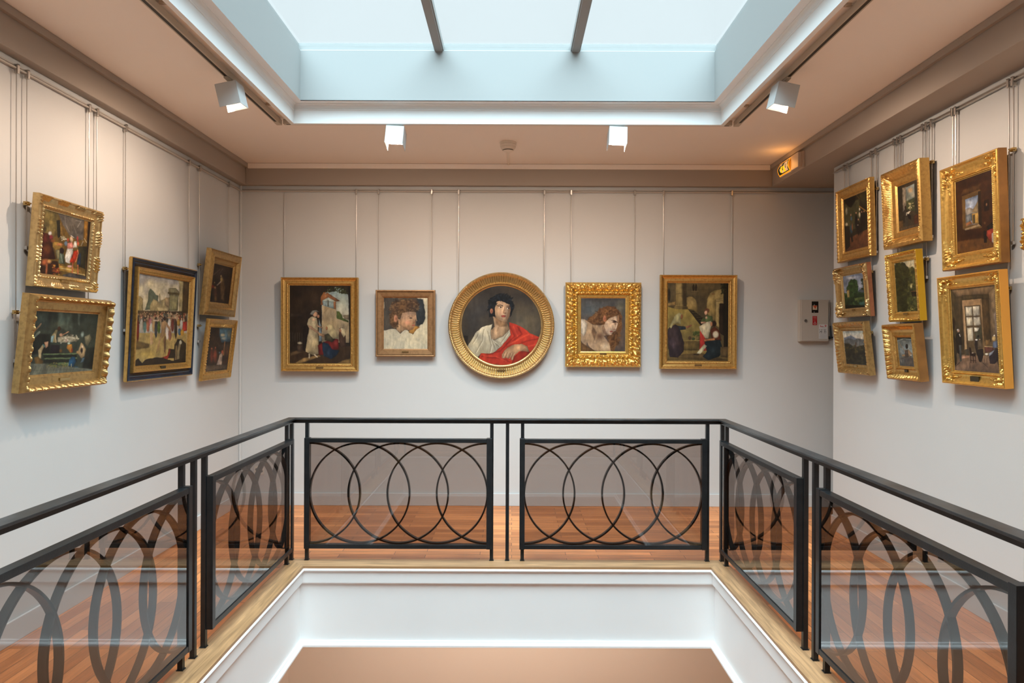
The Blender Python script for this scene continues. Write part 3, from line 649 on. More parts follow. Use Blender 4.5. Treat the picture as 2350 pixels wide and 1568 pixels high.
    A.mottle(.10, 12); return A
def crowd(A, box, n, cols, hr=8, skin='b88a64'):
    x0, y0, x1, y1 = box; R = A.rng
    for i in range(n):
        x, y = R.uniform(x0, x1), R.uniform(y0, y1); c = cols[R.randint(len(cols))]
        A._ell_fast(x, y + hr * 3, hr * 1.3, hr * 3.4, c, .4, .9, R.uniform(-12, 12)); A._ell_fast(x, y - hr * .2, hr * .75, hr, skin if R.rand() < .7 else '3a281c', .4, .9, 0)
def art_p1():   # sheet: 60..230 x 480..660
    A = Art([(325, 5), (1262, 265), (1150, 1405), (235, 1270)], 118, 150, '6a5024', 21)
    A.poly([(320, 0), (600, 60), (640, 420), (500, 600), (300, 560)], '7a6a3c', 60, .9); A.poly([(420, 220), (560, 260), (560, 560), (420, 560)], '8c7640', 20, .8)
    A.poly([(590, 60), (1130, 210), (1100, 640), (960, 620), (840, 560), (700, 330)], '5f574e', 14); A.line([(740, 120), (760, 330), (830, 470)], 18, '857b70', .7); A.line([(900, 330), (980, 520)], 16, '7c7266', .7); A.line([(960, 240), (1060, 260), (990, 380)], 14, '99948a', .7)
    A.poly([(1130, 240), (1210, 260), (1180, 640), (1110, 600)], 'a2702a', 14); A.poly([(1205, 250), (1270, 270), (1150, 1410), (1130, 1400)], '2c1c14', 6)
    A.poly([(575, 240), (640, 240), (650, 560), (600, 600)], '26241c', 10); A.line([(700, 350), (730, 560)], 14, '5a4422', .8); A.line([(650, 300), (690, 540)], 12, 'a07a38', .6)
    A.poly([(285, 480), (420, 500), (470, 620), (560, 1000), (240, 1000)], '4c2418', 20); A.ell(360, 600, 60, 120, '6c2a20', .6, .9); A.ell(450, 500, 46, 50, 'b4aca4', .4); A.ell(470, 580, 50, 60, '742830', .5); A.ell(350, 420, 40, 60, '4a3a24', .5); A.ell(400, 800, 90, 110, '8a4a22', .8, .8); A.ell(500, 650, 60, 40, 'a85430', .8, .8)
    A.poly([(520, 670), (620, 670), (700, 760), (560, 840), (500, 760)], 'b48a3c', 12); A.ell(640, 720, 90, 40, 'c07844', .5); A.ell(710, 590, 55, 50, 'a89e80', .5); A.dabs(20, (660, 550, 770, 640), ['e8e0cc', '6a6450'], (8, 18))
    A.poly([(560, 820), (640, 820), (640, 1000), (580, 1000)], '8a8058', 10); A.ell(680, 840, 50, 70, '2c1e20', .3); A.poly([(640, 880), (720, 900), (740, 1100), (610, 1080)], '56604e', 10); A.line([(660, 900), (690, 1060)], 20, '94a49c', .6)
    A.ell(805, 630, 28, 45, 'b85034', .4); A.ell(760, 700, 40, 60, '66788c', .4); A.ell(870, 620, 40, 70, 'd8b48c', .4); A.line([(860, 545), (915, 580)], 8, 'f0e8d8')
    A.poly([(790, 690), (880, 670), (920, 760), (880, 830), (780, 800)], 'd88474', 8); A.poly([(780, 800), (900, 800), (890, 960), (830, 1090), (750, 1060), (740, 960)], 'f0e6da', 8); A.line([(800, 850), (850, 1000)], 10, 'c0a89c', .6); A.line([(880, 840), (790, 960)], 10, 'c8b0a4', .6)
    A.poly([(920, 840), (1000, 840), (980, 960), (900, 1110), (830, 1050)], 'd03a1c', 8); A.poly([(920, 660), (970, 650), (980, 780), (900, 780)], 'dcd4c4', 8); A.ell(990, 610, 24, 70, 'a84038', .4); A.ell(1000, 700, 24, 50, 'c0583c', .4)
    A.poly([(1000, 760), (1180, 760), (1130, 1200), (980, 1130)], '33301f', 16); A.poly([(1010, 900), (1060, 880), (1040, 1130), (970, 1110)], '2c3a4c', 12); A.line([(990, 830), (1000, 900), (950, 1050)], 22, 'c8704a', .9); A.line([(1060, 740), (1100, 660)], 16, 'a8a8a8', .6); A.line([(1120, 600), (1170, 680)], 8, 'd8d0b8', .8)
    A.poly([(240, 1020), (600, 1040), (640, 1280), (240, 1300)], '3c2418', 20); A.ell(360, 1060, 100, 90, '9c5230', .6); A.ell(440, 1050, 60, 50, 'c08850', .6); A.line([(390, 1110), (380, 1280)], 36, 'b4643a', .8); A.ell(560, 1220, 90, 50, 'a04a24', .7); A.dabs(30, (480, 1100, 660, 1300), ['c08a34', '6a3420', 'b85030'], (12, 26))
    A.poly([(620, 1120), (900, 1160), (1150, 1240), (1140, 1330), (640, 1220)], 'b88a3c', 16); A.line([(640, 1170), (880, 1215)], 16, 'e4d08c', .8); A.line([(900, 1260), (1120, 1310)], 18, 'e0c480', .8); A.line([(890, 1080), (880, 1270)], 24, 'b0603c'); A.line([(990, 1120), (990, 1290)], 22, 'c06c40'); A.ell(830, 1140, 60, 30, 'd8a49c', .5)
    A.poly([(700, 1300), (850, 1270), (1150, 1340), (1150, 1410), (700, 1340)], '57504c', 14)
    A.mottle(.16, 14); return A
def art_p2():
    A = Art([(200, 205), (1360, 290), (1255, 1325), (70, 1395)], 170, 130, '343a30', 22)
    A.poly([(600, 240), (900, 260), (900, 620), (590, 520)], '525c4e', 30, .9); A.ell(670, 360, 60, 140, '6a7466', 1, .8); A.poly([(970, 270), (1030, 270), (1010, 500), (970, 460)], '626c5c', 20, .8); A.poly([(200, 210), (480, 220), (460, 560), (170, 540)], '3c4238', 50, .8)
    A.poly([(130, 640), (460, 640), (460, 980), (110, 1000)], '1c201a', 40); A.poly([(1150, 900), (1300, 900), (1260, 1300), (1060, 1300)], '20241e', 40)
    A.line([(160, 600), (230, 520), (295, 450)], 26, '8a6a4a', .8); A.line([(180, 680), (260, 600)], 40, '7a8474', .7); A.ell(195, 545, 22, 30, '8a5a3a', .6)
    A.poly([(560, 560), (600, 560), (560, 800), (480, 780), (490, 680)], 'a08e60', 12); A.poly([(480, 680), (540, 660), (510, 800), (470, 790)], '7a9494', 8); A.ell(625, 545, 40, 50, '3c2618', .4); A.line([(550, 640), (570, 790)], 20, 'b09a74')
    A.poly([(600, 700), (780, 670), (980, 700), (990, 760), (860, 790), (700, 800), (600, 780)], 'a89e84', 12); A.ell(665, 660, 40, 40, 'bc8c6c', .5); A.line([(700, 650), (800, 600)], 18, 'a8785a'); A.ell(760, 760, 34, 40, 'd0a898', .5); A.line([(800, 700), (990, 730)], 24, 'c8c0a4', .8); A.dabs(40, (640, 660, 980, 800), ['e0d8c0', '6c6450', '9a8c70'], (10, 26), alpha=.6)
    A.poly([(780, 830), (870, 830), (880, 980), (840, 990), (770, 900)], 'c07e2e', 10); A.ell(870, 940, 20, 50, '8a3018', .6); A.ell(810, 810, 40, 30, 'a0a894', .6)
    A.poly([(480, 840), (640, 840), (640, 990), (460, 990)], '221c20', 20); A.ell(665, 950, 40, 50, '6a4a24', .6)
    for y, x0, x1 in ((1005, 340, 950), (1085, 370, 960), (1185, 640, 800)): A.line([(x0, y), (x1, y)], 24 if y < 1150 else 60, '66784c', .85)
    A.poly([(340, 1105), (960, 1105), (960, 1160), (340, 1160)], '20261c', 10); A.poly([(340, 1020), (960, 1020), (960, 1065), (340, 1065)], '1e241a', 6)
    A.poly([(350, 780), (430, 770), (430, 860), (380, 900), (360, 830)], 'bc8c6c', 10); A.poly([(310, 840), (360, 840), (300, 1000), (300, 1130), (250, 1060), (240, 930)], 'c4ac80', 12); A.poly([(160, 1060), (240, 1040), (340, 1130), (320, 1230), (200, 1210)], '6e5228', 16); A.line([(330, 830), (360, 870)], 18, '5a8a8c')
    A.poly([(870, 1050), (930, 1060), (950, 1150), (900, 1240), (800, 1220), (820, 1120)], '245478', 12); A.ell(950, 1260, 60, 30, '2a4c60', .6); A.line([(800, 1190), (795, 1250)], 16, 'c0b48c', .8); A.line([(865, 1190), (860, 1250)], 16, 'c0b48c', .8)
    A.poly([(1040, 800), (1080, 830), (1130, 930), (1100, 1060), (1050, 1100), (980, 1000), (1000, 900)], 'b09268', 14); A.ell(1065, 880, 24, 40, 'd0b494', .6); A.poly([(1100, 700), (1200, 650), (1230, 740), (1160, 870), (1110, 820)], '8a7e60', 20, .8); A.poly([(1060, 1090), (1110, 1080), (1080, 1160), (1030, 1170)], '6a8490', 10); A.ell(1060, 650, 40, 70, '7c8a80', .6); A.ell(980, 980, 40, 40, 'a07c4c', .6); A.ell(1050, 950, 30, 70, '1e1a1c', .6)
    A.poly([(60, 1170), (360, 1180), (900, 1250), (1255, 1290), (1255, 1400), (60, 1400)], '6c6c5c', 20)
    for k in range(8): A.line([(200 + 120 * k, 1220), (120 + 125 * k, 1400)], 5, '3c3c32', .7)
    A.line([(100, 1300), (1200, 1290)], 5, '3c3c32', .6); A.dabs(40, (400, 1160, 800, 1250), ['8a7a44', '54602e'], (10, 24), alpha=.7)
    A.mottle(.15, 14); return A
def art_p3():
    A = Art([(190, 105), (985, 240), (925, 1470), (125, 1530)], 130, 200, '9c9488', 23)
    A.poly([(180, 100), (990, 230), (960, 700), (150, 700)], '96908a', 10, c2='c0ae88')
    for x, y, rx, ry in ((380, 280, 120, 110), (230, 360, 70, 110), (560, 300, 130, 90), (470, 400, 140, 90), (760, 320, 90, 60), (340, 540, 80, 150)): A.ell(x, y, rx, ry, 'c8b892', .7, .85)
    A.poly([(290, 670), (340, 520), (345, 390), (375, 340), (430, 390), (460, 440), (500, 450), (490, 540), (420, 660)], '6c7258', 8); A.poly([(165, 460), (215, 460), (260, 500), (260, 700), (160, 680)], 'a08a5c', 8); A.poly([(160, 550), (215, 560), (215, 690), (160, 680)], 'c4a868', 8)
    A.poly([(370, 600), (420, 500), (500, 545), (640, 480), (680, 490), (680, 680), (370, 690)], 'b8a06c', 6); A.line([(520, 430), (525, 560)], 22, '8e8060'); A.poly([(480, 620), (660, 625), (660, 700), (500, 700)], 'c4ac78', 4); A.poly([(600, 480), (670, 480), (680, 640), (600, 600)], 'a88c62', 6)
    A.poly([(655, 340), (700, 330), (770, 335), (820, 390), (820, 460), (665, 440)], '847a58', 4); A.poly([(670, 440), (815, 460), (800, 680), (670, 680)], '8c8258', 4); A.line([(660, 410), (820, 425)], 30, '54482c'); A.poly([(800, 200), (900, 215), (880, 700), (820, 700), (825, 280)], 'ac9a6a', 6); A.poly([(890, 215), (990, 235), (960, 720), (870, 700)], '4a3a24', 6)
    A.poly([(130, 1020), (940, 1020), (925, 1480), (120, 1530)], 'a88c50', 8); A.poly([(140, 1130), (360, 1190), (360, 1240), (130, 1280)], '5a4424', 24, .8); A.ell(330, 1340, 200, 90, 'b8984c', .8)
    A.poly([(155, 680), (950, 690), (945, 900), (150, 880)], '54422c', 10)
    cols = ['7a6040', '5a3a2a', '8a7a58', '3a3428', 'a08a68', '4c5048', '7a3a2c', 'b0a080']
    crowd(A, (160, 700, 950, 790), 120, cols, 11); crowd(A, (170, 760, 940, 850), 60, cols, 14)
    for x, y, c, h in ((180, 980, '6c2018', 190), (240, 900, 'a89a84', 110), (290, 930, '58746a', 100), (340, 910, '9a5a40', 110), (380, 860, 'a46468', 70), (390, 960, 'b8b09c', 110), (430, 900, 'b08a58', 120), (463, 970, '3c3c3c', 140), (507, 930, '4c5a24', 110), (720, 900, '6c3428', 110), (670, 900, 'c8bcac', 110), (770, 960, '3a2c20', 160), (815, 860, 'a07a34', 60), (860, 880, 'b8b4a8', 70), (640, 1030, 'cfc0b0', 110), (680, 1040, '8c5a48', 110), (830, 1000, '3a5468', 60)):
        A.ell(x, y, 27, h, c, .25); A.ell(x, y - h - 4, 12, 18, 'b08462' if c != '6c2018' else '3a2820', .3)
    A.poly([(880, 850), (945, 840), (945, 980), (870, 1000)], 'b03428', 6); A.ell(870, 1010, 34, 60, 'b0802c', .4); A.ell(920, 790, 16, 24, '4a3428', .3)
    A.line([(430, 830), (500, 832)], 20, 'd0b08c'); A.line([(385, 1010), (385, 1190)], 20, 'c09870'); A.line([(405, 1020), (408, 1180)], 16, 'b08860')
    A.poly([(560, 850), (600, 830), (640, 870), (610, 960), (600, 1060), (540, 1110), (500, 1290), (470, 1330), (500, 1170), (545, 1020), (540, 920)], 'c89a66', 6); A.poly([(600, 1060), (620, 1080), (610, 1340), (590, 1300), (580, 1120)], '7a5838', 6); A.line([(630, 880), (690, 1000)], 22, '9a7048'); A.ell(598, 800, 26, 34, '35251c', .3)
    A.poly([(800, 1110), (870, 1120), (930, 1180), (925, 1480), (740, 1460), (750, 1200)], '33291c', 12); A.line([(840, 1150), (810, 1300), (805, 1450)], 34, '8c7850', .9); A.line([(780, 1220), (770, 1420)], 24, '7c6440', .9); A.ell(845, 1160, 26, 40, 'd8cca8', .4)
    A.poly([(660, 1260), (750, 1270), (750, 1400), (640, 1400)], '2c2216', 12); A.poly([(680, 1250), (690, 1300), (640, 1440), (580, 1450), (560, 1390), (640, 1360)], 'a42c1c', 8)
    A.poly([(125, 1440), (190, 1400), (250, 1480), (310, 1430), (440, 1390), (560, 1400), (700, 1440), (925, 1400), (925, 1480), (120, 1535)], '2e2114', 8, rag=14)
    A.mottle(.10, 16); return A
def art_p4():
    A = Art([(90, 180), (325, 235), (275, 665), (35, 635)], 54, 78, '2c211a', 24)
    A.ell(170, 290, 90, 80, '463830', 1, .9); A.line([(100, 320), (170, 260)], 12, '66584c', .6); A.line([(170, 300), (205, 250)], 10, '66584c', .6)
    A.poly([(175, 360), (215, 360), (235, 480), (220, 640), (180, 600), (175, 450)], '60482c', 14); A.ell(190, 370, 20, 40, 'a48c54', .7); A.line([(140, 440), (180, 400)], 14, 'a09080', .8); A.ell(185, 335, 10, 18, 'b0986c', .5)
    A.ell(80, 455, 34, 26, '6c241c', .5); A.ell(120, 520, 26, 90, '4a3024', .6); A.ell(115, 470, 18, 20, 'a07850', .7); A.ell(110, 410, 8, 14, '9c7c54', .5); A.ell(120, 600, 20, 40, '7c5c34', .8); A.ell(245, 540, 30, 90, '1c1512', 1); A.poly([(45, 485), (85, 490), (80, 600), (42, 600)], '1c2418', 10)
    A.mottle(.14, 8); return A
def art_p5():
    A = Art([(72, 950), (325, 960), (268, 1460), (5, 1480)], 56, 88, '34271d', 25)
    A.poly([(175, 955), (325, 960), (305, 1120), (200, 1130), (175, 1040)], '4f7080', 14); A.ell(215, 1040, 36, 26, 'b0a88c', .6); A.ell(230, 1080, 40, 24, '8a8c80', .7); A.ell(290, 1030, 30, 60, '66604c', .8, .8)
    A.poly([(160, 1150), (320, 1130), (310, 1230), (160, 1220)], '443628', 14); A.line([(240, 1120), (225, 1280)], 14, 'a8784c', .8); A.ell(265, 1230, 34, 80, '6c4224', .9, .8)
    A.ell(85, 1290, 24, 110, '6a3020', .5); A.ell(125, 1290, 30, 100, '7a3c28', .5); A.ell(85, 1200, 14, 16, '8a5034', .5); A.ell(130, 1190, 12, 16, '8a5034', .5)
    A.poly([(180, 1270), (215, 1250), (205, 1410), (140, 1400), (165, 1330)], 'c4aC98'.lower(), 8); A.ell(212, 1245, 14, 30, 'a45034', .4); A.ell(180, 1250, 16, 18, '4a5a60', .5)
    A.poly([(10, 1400), (270, 1400), (268, 1465), (5, 1485)], '5a4a38', 20); A.ell(240, 1350, 30, 60, '3c241a', .7)
    A.mottle(.14, 8); return A
def art_r1():
    A = Art([(415, 745), (690, 640), (705, 1250), (430, 1308)], 74, 120, '2c2718', 31)
    A.poly([(425, 800), (600, 740), (600, 1050), (430, 1080)], '4a4a30', 10)
    for x in range(430, 600, 14): A.line([(x, 780), (x, 1050)], 3, '3a3a26', .5)
    A.poly([(415, 745), (560, 700), (545, 770), (500, 830), (470, 820), (440, 780)], '14120e', 8); A.poly([(600, 740), (600, 690), (690, 650), (700, 870), (650, 830)], '3c3a20', 8, .9); A.line([(600, 820), (690, 880)], 12, 'a47a34', .8); A.line([(600, 740), (560, 690)], 8, '6a5030', .7)
    A.poly([(430, 1180), (560, 1120), (700, 1060), (705, 1255), (432, 1310)], '74492c', 10, c2='5a3620'); A.poly([(425, 1030), (480, 1030), (490, 1240), (440, 1290)], '1e1a12', 8)
    A.ell(450, 870, 16, 50, 'a09a7c', .4); A.ell(450, 1010, 18, 24, 'b8b094', .5)
    for x, y in ((560, 890), (625, 880), (652, 875), (585, 960)): A.ell(x, y, 8, 13, 'b8886a', .4); A.ell(x, y + 90, 17, 90, '1c1612', .3)
    A.ell(600, 850, 10, 20, 'd0c8b0', .4); A.ell(600, 910, 14, 40, 'c0b898', .5); A.ell(505, 950, 12, 30, '4a6678', .4); A.ell(500, 910, 8, 14, 'b0805c', .4); A.ell(505, 1060, 20, 60, '2c4c60', .4); A.ell(515, 1040, 12, 50, '8a5a34', .5); A.line([(505, 1120), (515, 1190)], 20, '1c1814'); A.ell(580, 1020, 12, 8, 'c8c0ac', .4); A.ell(600, 1060, 50, 70, '1a1510', .6, .9)
    A.mottle(.12, 10); return A
def art_r2():
    A = Art([(990, 605), (1210, 530), (1225, 1045), (1005, 1095)], 60, 116, '3a3226', 32)
    A.poly([(1000, 610), (1060, 590), (1075, 1000), (1010, 1000)], '2a2620', 6); A.poly([(1045, 620), (1090, 610), (1085, 840), (1050, 880)], '8c8270', 6)
    A.poly([(1085, 620), (1175, 580), (1175, 860), (1090, 850)], '7e8c8e', 4, c2='6a7060'); A.ell(1130, 650, 40, 40, 'd0a878', .8, .8); A.ell(1160, 700, 34, 40, 'c0b8a0', .9, .8); A.poly([(1085, 770), (1175, 730), (1180, 880), (1085, 860)], '4c5438', 8); A.dabs(16, (1110, 790, 1175, 860), ['d8cca0', 'c8b888'], (5, 10))
    A.poly([(1175, 580), (1220, 560), (1225, 900), (1180, 900)], '38362c', 6)
    A.ell(1075, 835, 10, 22, '2a1e18', .4); A.ell(1080, 900, 22, 60, '2e2a26', .4); A.poly([(1085, 890), (1135, 870), (1110, 910), (1080, 925)], 'c8c4b4', 4); A.poly([(1090, 900), (1130, 920), (1135, 970), (1110, 960)], '1c1a1c', 6); A.line([(1085, 950), (1085, 1040)], 30, '3c3830'); A.poly([(1165, 930), (1225, 900), (1225, 1045), (1165, 1045)], '4c2c1e', 6); A.poly([(1005, 980), (1050, 970), (1050, 1070), (1008, 1085)], '6a4e2c', 6); A.poly([(1010, 1050), (1225, 1010), (1225, 1045), (1005, 1095)], '5a4a36', 12)
    A.mottle(.12, 9); return A
def art_r3():
    A = Art([(1628, 555), (2055, 410), (2072, 1262), (1648, 1335)], 120, 196, '3a2010', 33)
    A.poly([(1630, 560), (2055, 410), (2060, 520), (1900, 560), (1680, 640)], '31190c', 20); A.poly([(1690, 700), (1720, 640), (1920, 570), (1900, 640), (1740, 690)], '5c3f22', 10, .8)
    A.poly([(1705, 712), (1900, 636), (1918, 650), (1925, 1050), (1730, 1075), (1712, 1060)], '6c522c', 8, .9); A.poly([(1885, 660), (1918, 650), (1925, 1035), (1890, 1010)], '2a1c10', 6)
    win_ = [(1742, 745), (1885, 695), (1890, 1005), (1748, 1030)]
    A.poly(win_, '8ea4c4', 3, c2='b4bccc'); A.ell(1780, 780, 40, 30, 'c8d0dc', 1, .8); A.poly([(1745, 850), (1790, 830), (1830, 850), (1885, 760), (1888, 890), (1750, 960)], '98948c', 6); A.poly([(1815, 880), (1885, 760), (1888, 890)], 'a4906c', 5); A.poly([(1745, 920), (1820, 890), (1820, 970), (1748, 1000)], '747c80', 6)
    A.poly([(1815, 900), (1888, 885), (1890, 1005), (1820, 1005)], 'c09a50', 3); A.poly([(1826, 915), (1850, 905), (1852, 1000), (1830, 1005)], '5a5038', 3); A.poly([(1748, 1000), (1800, 975), (1820, 1010), (1750, 1030)], 'a46c44', 3)
    A.poly([(1728, 1060), (1890, 1010), (1915, 1030), (1740, 1078)], 'c0a880', 4)
    A.poly([(1950, 760), (2005, 740), (2010, 860), (1955, 875)], '22140c', 3); A.ell(1980, 800, 12, 22, '8a6444', .5); A.ell(1985, 840, 16, 24, '1a100c', .4)
    A.poly([(1640, 1200), (1900, 1160), (2060, 1180), (2070, 1262), (1648, 1335)], '63401f', 20); A.ell(1800, 1120, 160, 60, '2e180c', 1, .8)
    A.ell(2025, 950, 18, 32, '2a1c14', .4); A.poly([(1980, 1040), (2050, 980), (2060, 1080), (2000, 1100)], '1a1612', 8); A.poly([(1945, 1080), (1985, 1080), (1980, 1210), (1950, 1210)], '1a1410', 8); A.poly([(1980, 1080), (2060, 1050), (2070, 1230), (2020, 1200), (1975, 1130)], '96382a', 6); A.poly([(2035, 1110), (2070, 1090), (2070, 1230), (2035, 1200)], 'b8b0a4', 6); A.ell(1960, 1000, 16, 20, '5a3c24', .5)
    A.mottle(.12, 12); return A
def art_r4():   # sheet 1900..2160 x 560..880
    A = Art([(190, 360), (420, 325), (440, 705), (222, 728)], 72, 94, '26301e', 34)
    A.poly([(190, 360), (420, 325), (430, 540), (200, 560)], '8490a4', 6); A.ell(290, 385, 60, 24, 'c8ccd0', .8); A.ell(230, 440, 50, 50, '59606c', .9, .8); A.ell(380, 350, 50, 20, '5c6474', .8, .8); A.ell(390, 480, 40, 30, 'a8b0c0', .8)
    A.poly([(365, 530), (410, 500), (432, 510), (432, 570), (365, 570)], '55606a', 6)
    A.poly([(238, 500), (262, 445), (290, 405), (320, 400), (345, 425), (362, 475), (364, 600), (245, 600)], '24381c', 8, rag=8); A.poly([(205, 560), (435, 560), (440, 705), (222, 728)], '24341c', 8)
    A.dabs(70, (235, 400, 365, 600), ['2c4424', '1f3018', '3a5a2c'], (10, 22), poly=[(240, 480), (265, 440), (300, 400), (340, 405), (362, 470), (362, 590), (250, 590)]); A.dabs(24, (400, 380, 432, 520), ['1c2414', '28361c'], (7, 14)); A.dabs(60, (210, 550, 435, 700), ['22341c', '34502a', '4a6434', '1a2614'], (10, 22))
    A.poly([(240, 530), (268, 520), (270, 600), (244, 605)], 'a89458', 4); A.poly([(238, 530), (256, 515), (272, 525)], '8a5a3c', 3); A.poly([(320, 610), (430, 590), (432, 620), (330, 640)], '6c7c40', 10, .8); A.poly([(370, 655), (435, 640), (436, 690), (380, 680)], '507c74', 10, .8); A.poly([(215, 680), (436, 690), (440, 705), (222, 728)], '14180e', 8)
    A.mottle(.12, 10); return A
def art_r5():
    A = Art([(768, 215), (995, 175), (1030, 768), (805, 772)], 66, 150, 'c4bc98', 35)
    A.poly([(770, 235), (800, 215), (830, 222), (860, 212), (885, 240), (915, 262), (930, 330), (925, 400), (940, 480), (960, 600), (1030, 640), (1030, 768), (805, 772)], '30311a', 14, rag=12)
    A.poly([(925, 330), (945, 275), (968, 262), (995, 290), (1010, 480), (1020, 768), (930, 768), (940, 520), (928, 420)], '484a26', 12, rag=12)
    A.dabs(200, (770, 220, 935, 760), ['33341c', '27280f', '41431f', '2e2f18'], (12, 30), poly=[(770, 230), (830, 215), (880, 235), (920, 270), (935, 480), (960, 760), (805, 772)])
    A.dabs(160, (915, 270, 1030, 765), ['4c4e28', '3b3c1c', '5c5c30', '30311a'], (10, 24), poly=[(915, 290), (960, 265), (1000, 300), (1030, 768), (920, 768)])
    A.ell(952, 485, 15, 34, 'c8c088', .7, .95); A.ell(960, 460, 14, 12, 'c8c088', .7, .7); A.poly([(950, 545), (1005, 540), (1010, 600), (960, 600)], '2c2414', 3); A.line([(950, 543), (1005, 540)], 8, '70502c'); A.poly([(920, 600), (960, 600), (950, 680), (900, 640)], '4e5424', 14, .8); A.dabs(14, (930, 720, 1015, 762), ['a8984c', '7a7434'], (4, 9))
    A.mottle(.14, 9); return A
def art_r6():
    A = Art([(175, 985), (400, 975), (445, 1358), (215, 1342)], 72, 96, 'c8c8bc', 36)
    A.poly([(175, 980), (405, 975), (412, 1075), (190, 1060)], 'b6c2bc', 6, c2='dccab0'); A.poly([(190, 1060), (230, 1045), (265, 1030), (310, 1055), (340, 1070), (412, 1075), (415, 1120), (200, 1120)], '848e9c', 5, c2='6a7078')
    A.poly([(190, 1085), (240, 1060), (300, 1080), (340, 1060), (410, 1075), (420, 1160), (200, 1170)], '5c5e5c', 10, .9); A.ell(345, 1110, 16, 34, 'a8a8a4', .8, .8); A.poly([(195, 1120), (250, 1120), (300, 1160), (420, 1130), (445, 1358), (215, 1342)], '2c2a20', 12); A.dabs(90, (200, 1140, 440, 1340), ['3c3a24', '22201a', '4a4428', '2f2f26'], (8, 20)); A.line([(318, 1110), (320, 1160)], 10, '5a4034')
    A.mottle(.12, 10); return A
def art_r7():
    A = Art([(785, 1050), (985, 1048), (1015, 1382), (820, 1372)], 64, 90, '6c716c', 37)
    A.poly([(785, 1048), (985, 1048), (990, 1080), (790, 1090)], '4a4c44', 8); A.line([(800, 1090), (870, 1072), (980, 1078)], 14, '9ca49c', .8); A.poly([(830, 1180), (960, 1100), (1000, 1200), (1000, 1240), (840, 1240)], '8e9a9a', 24, .8)
    A.poly([(820, 1290), (900, 1260), (1010, 1290), (1015, 1385), (820, 1372)], '57504a', 16); A.poly([(800, 1270), (880, 1300), (880, 1375), (820, 1372)], '76746c', 14, .8)
    A.poly([(880, 1200), (930, 1190), (975, 1235), (960, 1270), (850, 1265), (845, 1250), (885, 1240)], 'b08e68', 8); A.poly([(885, 1200), (925, 1195), (930, 1270), (888, 1280)], '50443c', 10, .9); A.ell(911, 1155, 19, 32, '1f1a1a', .3); A.line([(810, 1110), (880, 1200)], 8, '8a7a64'); A.ell(960, 1252, 8, 10, 'e0dcd0', .5)
    A.mottle(.10, 9); return A
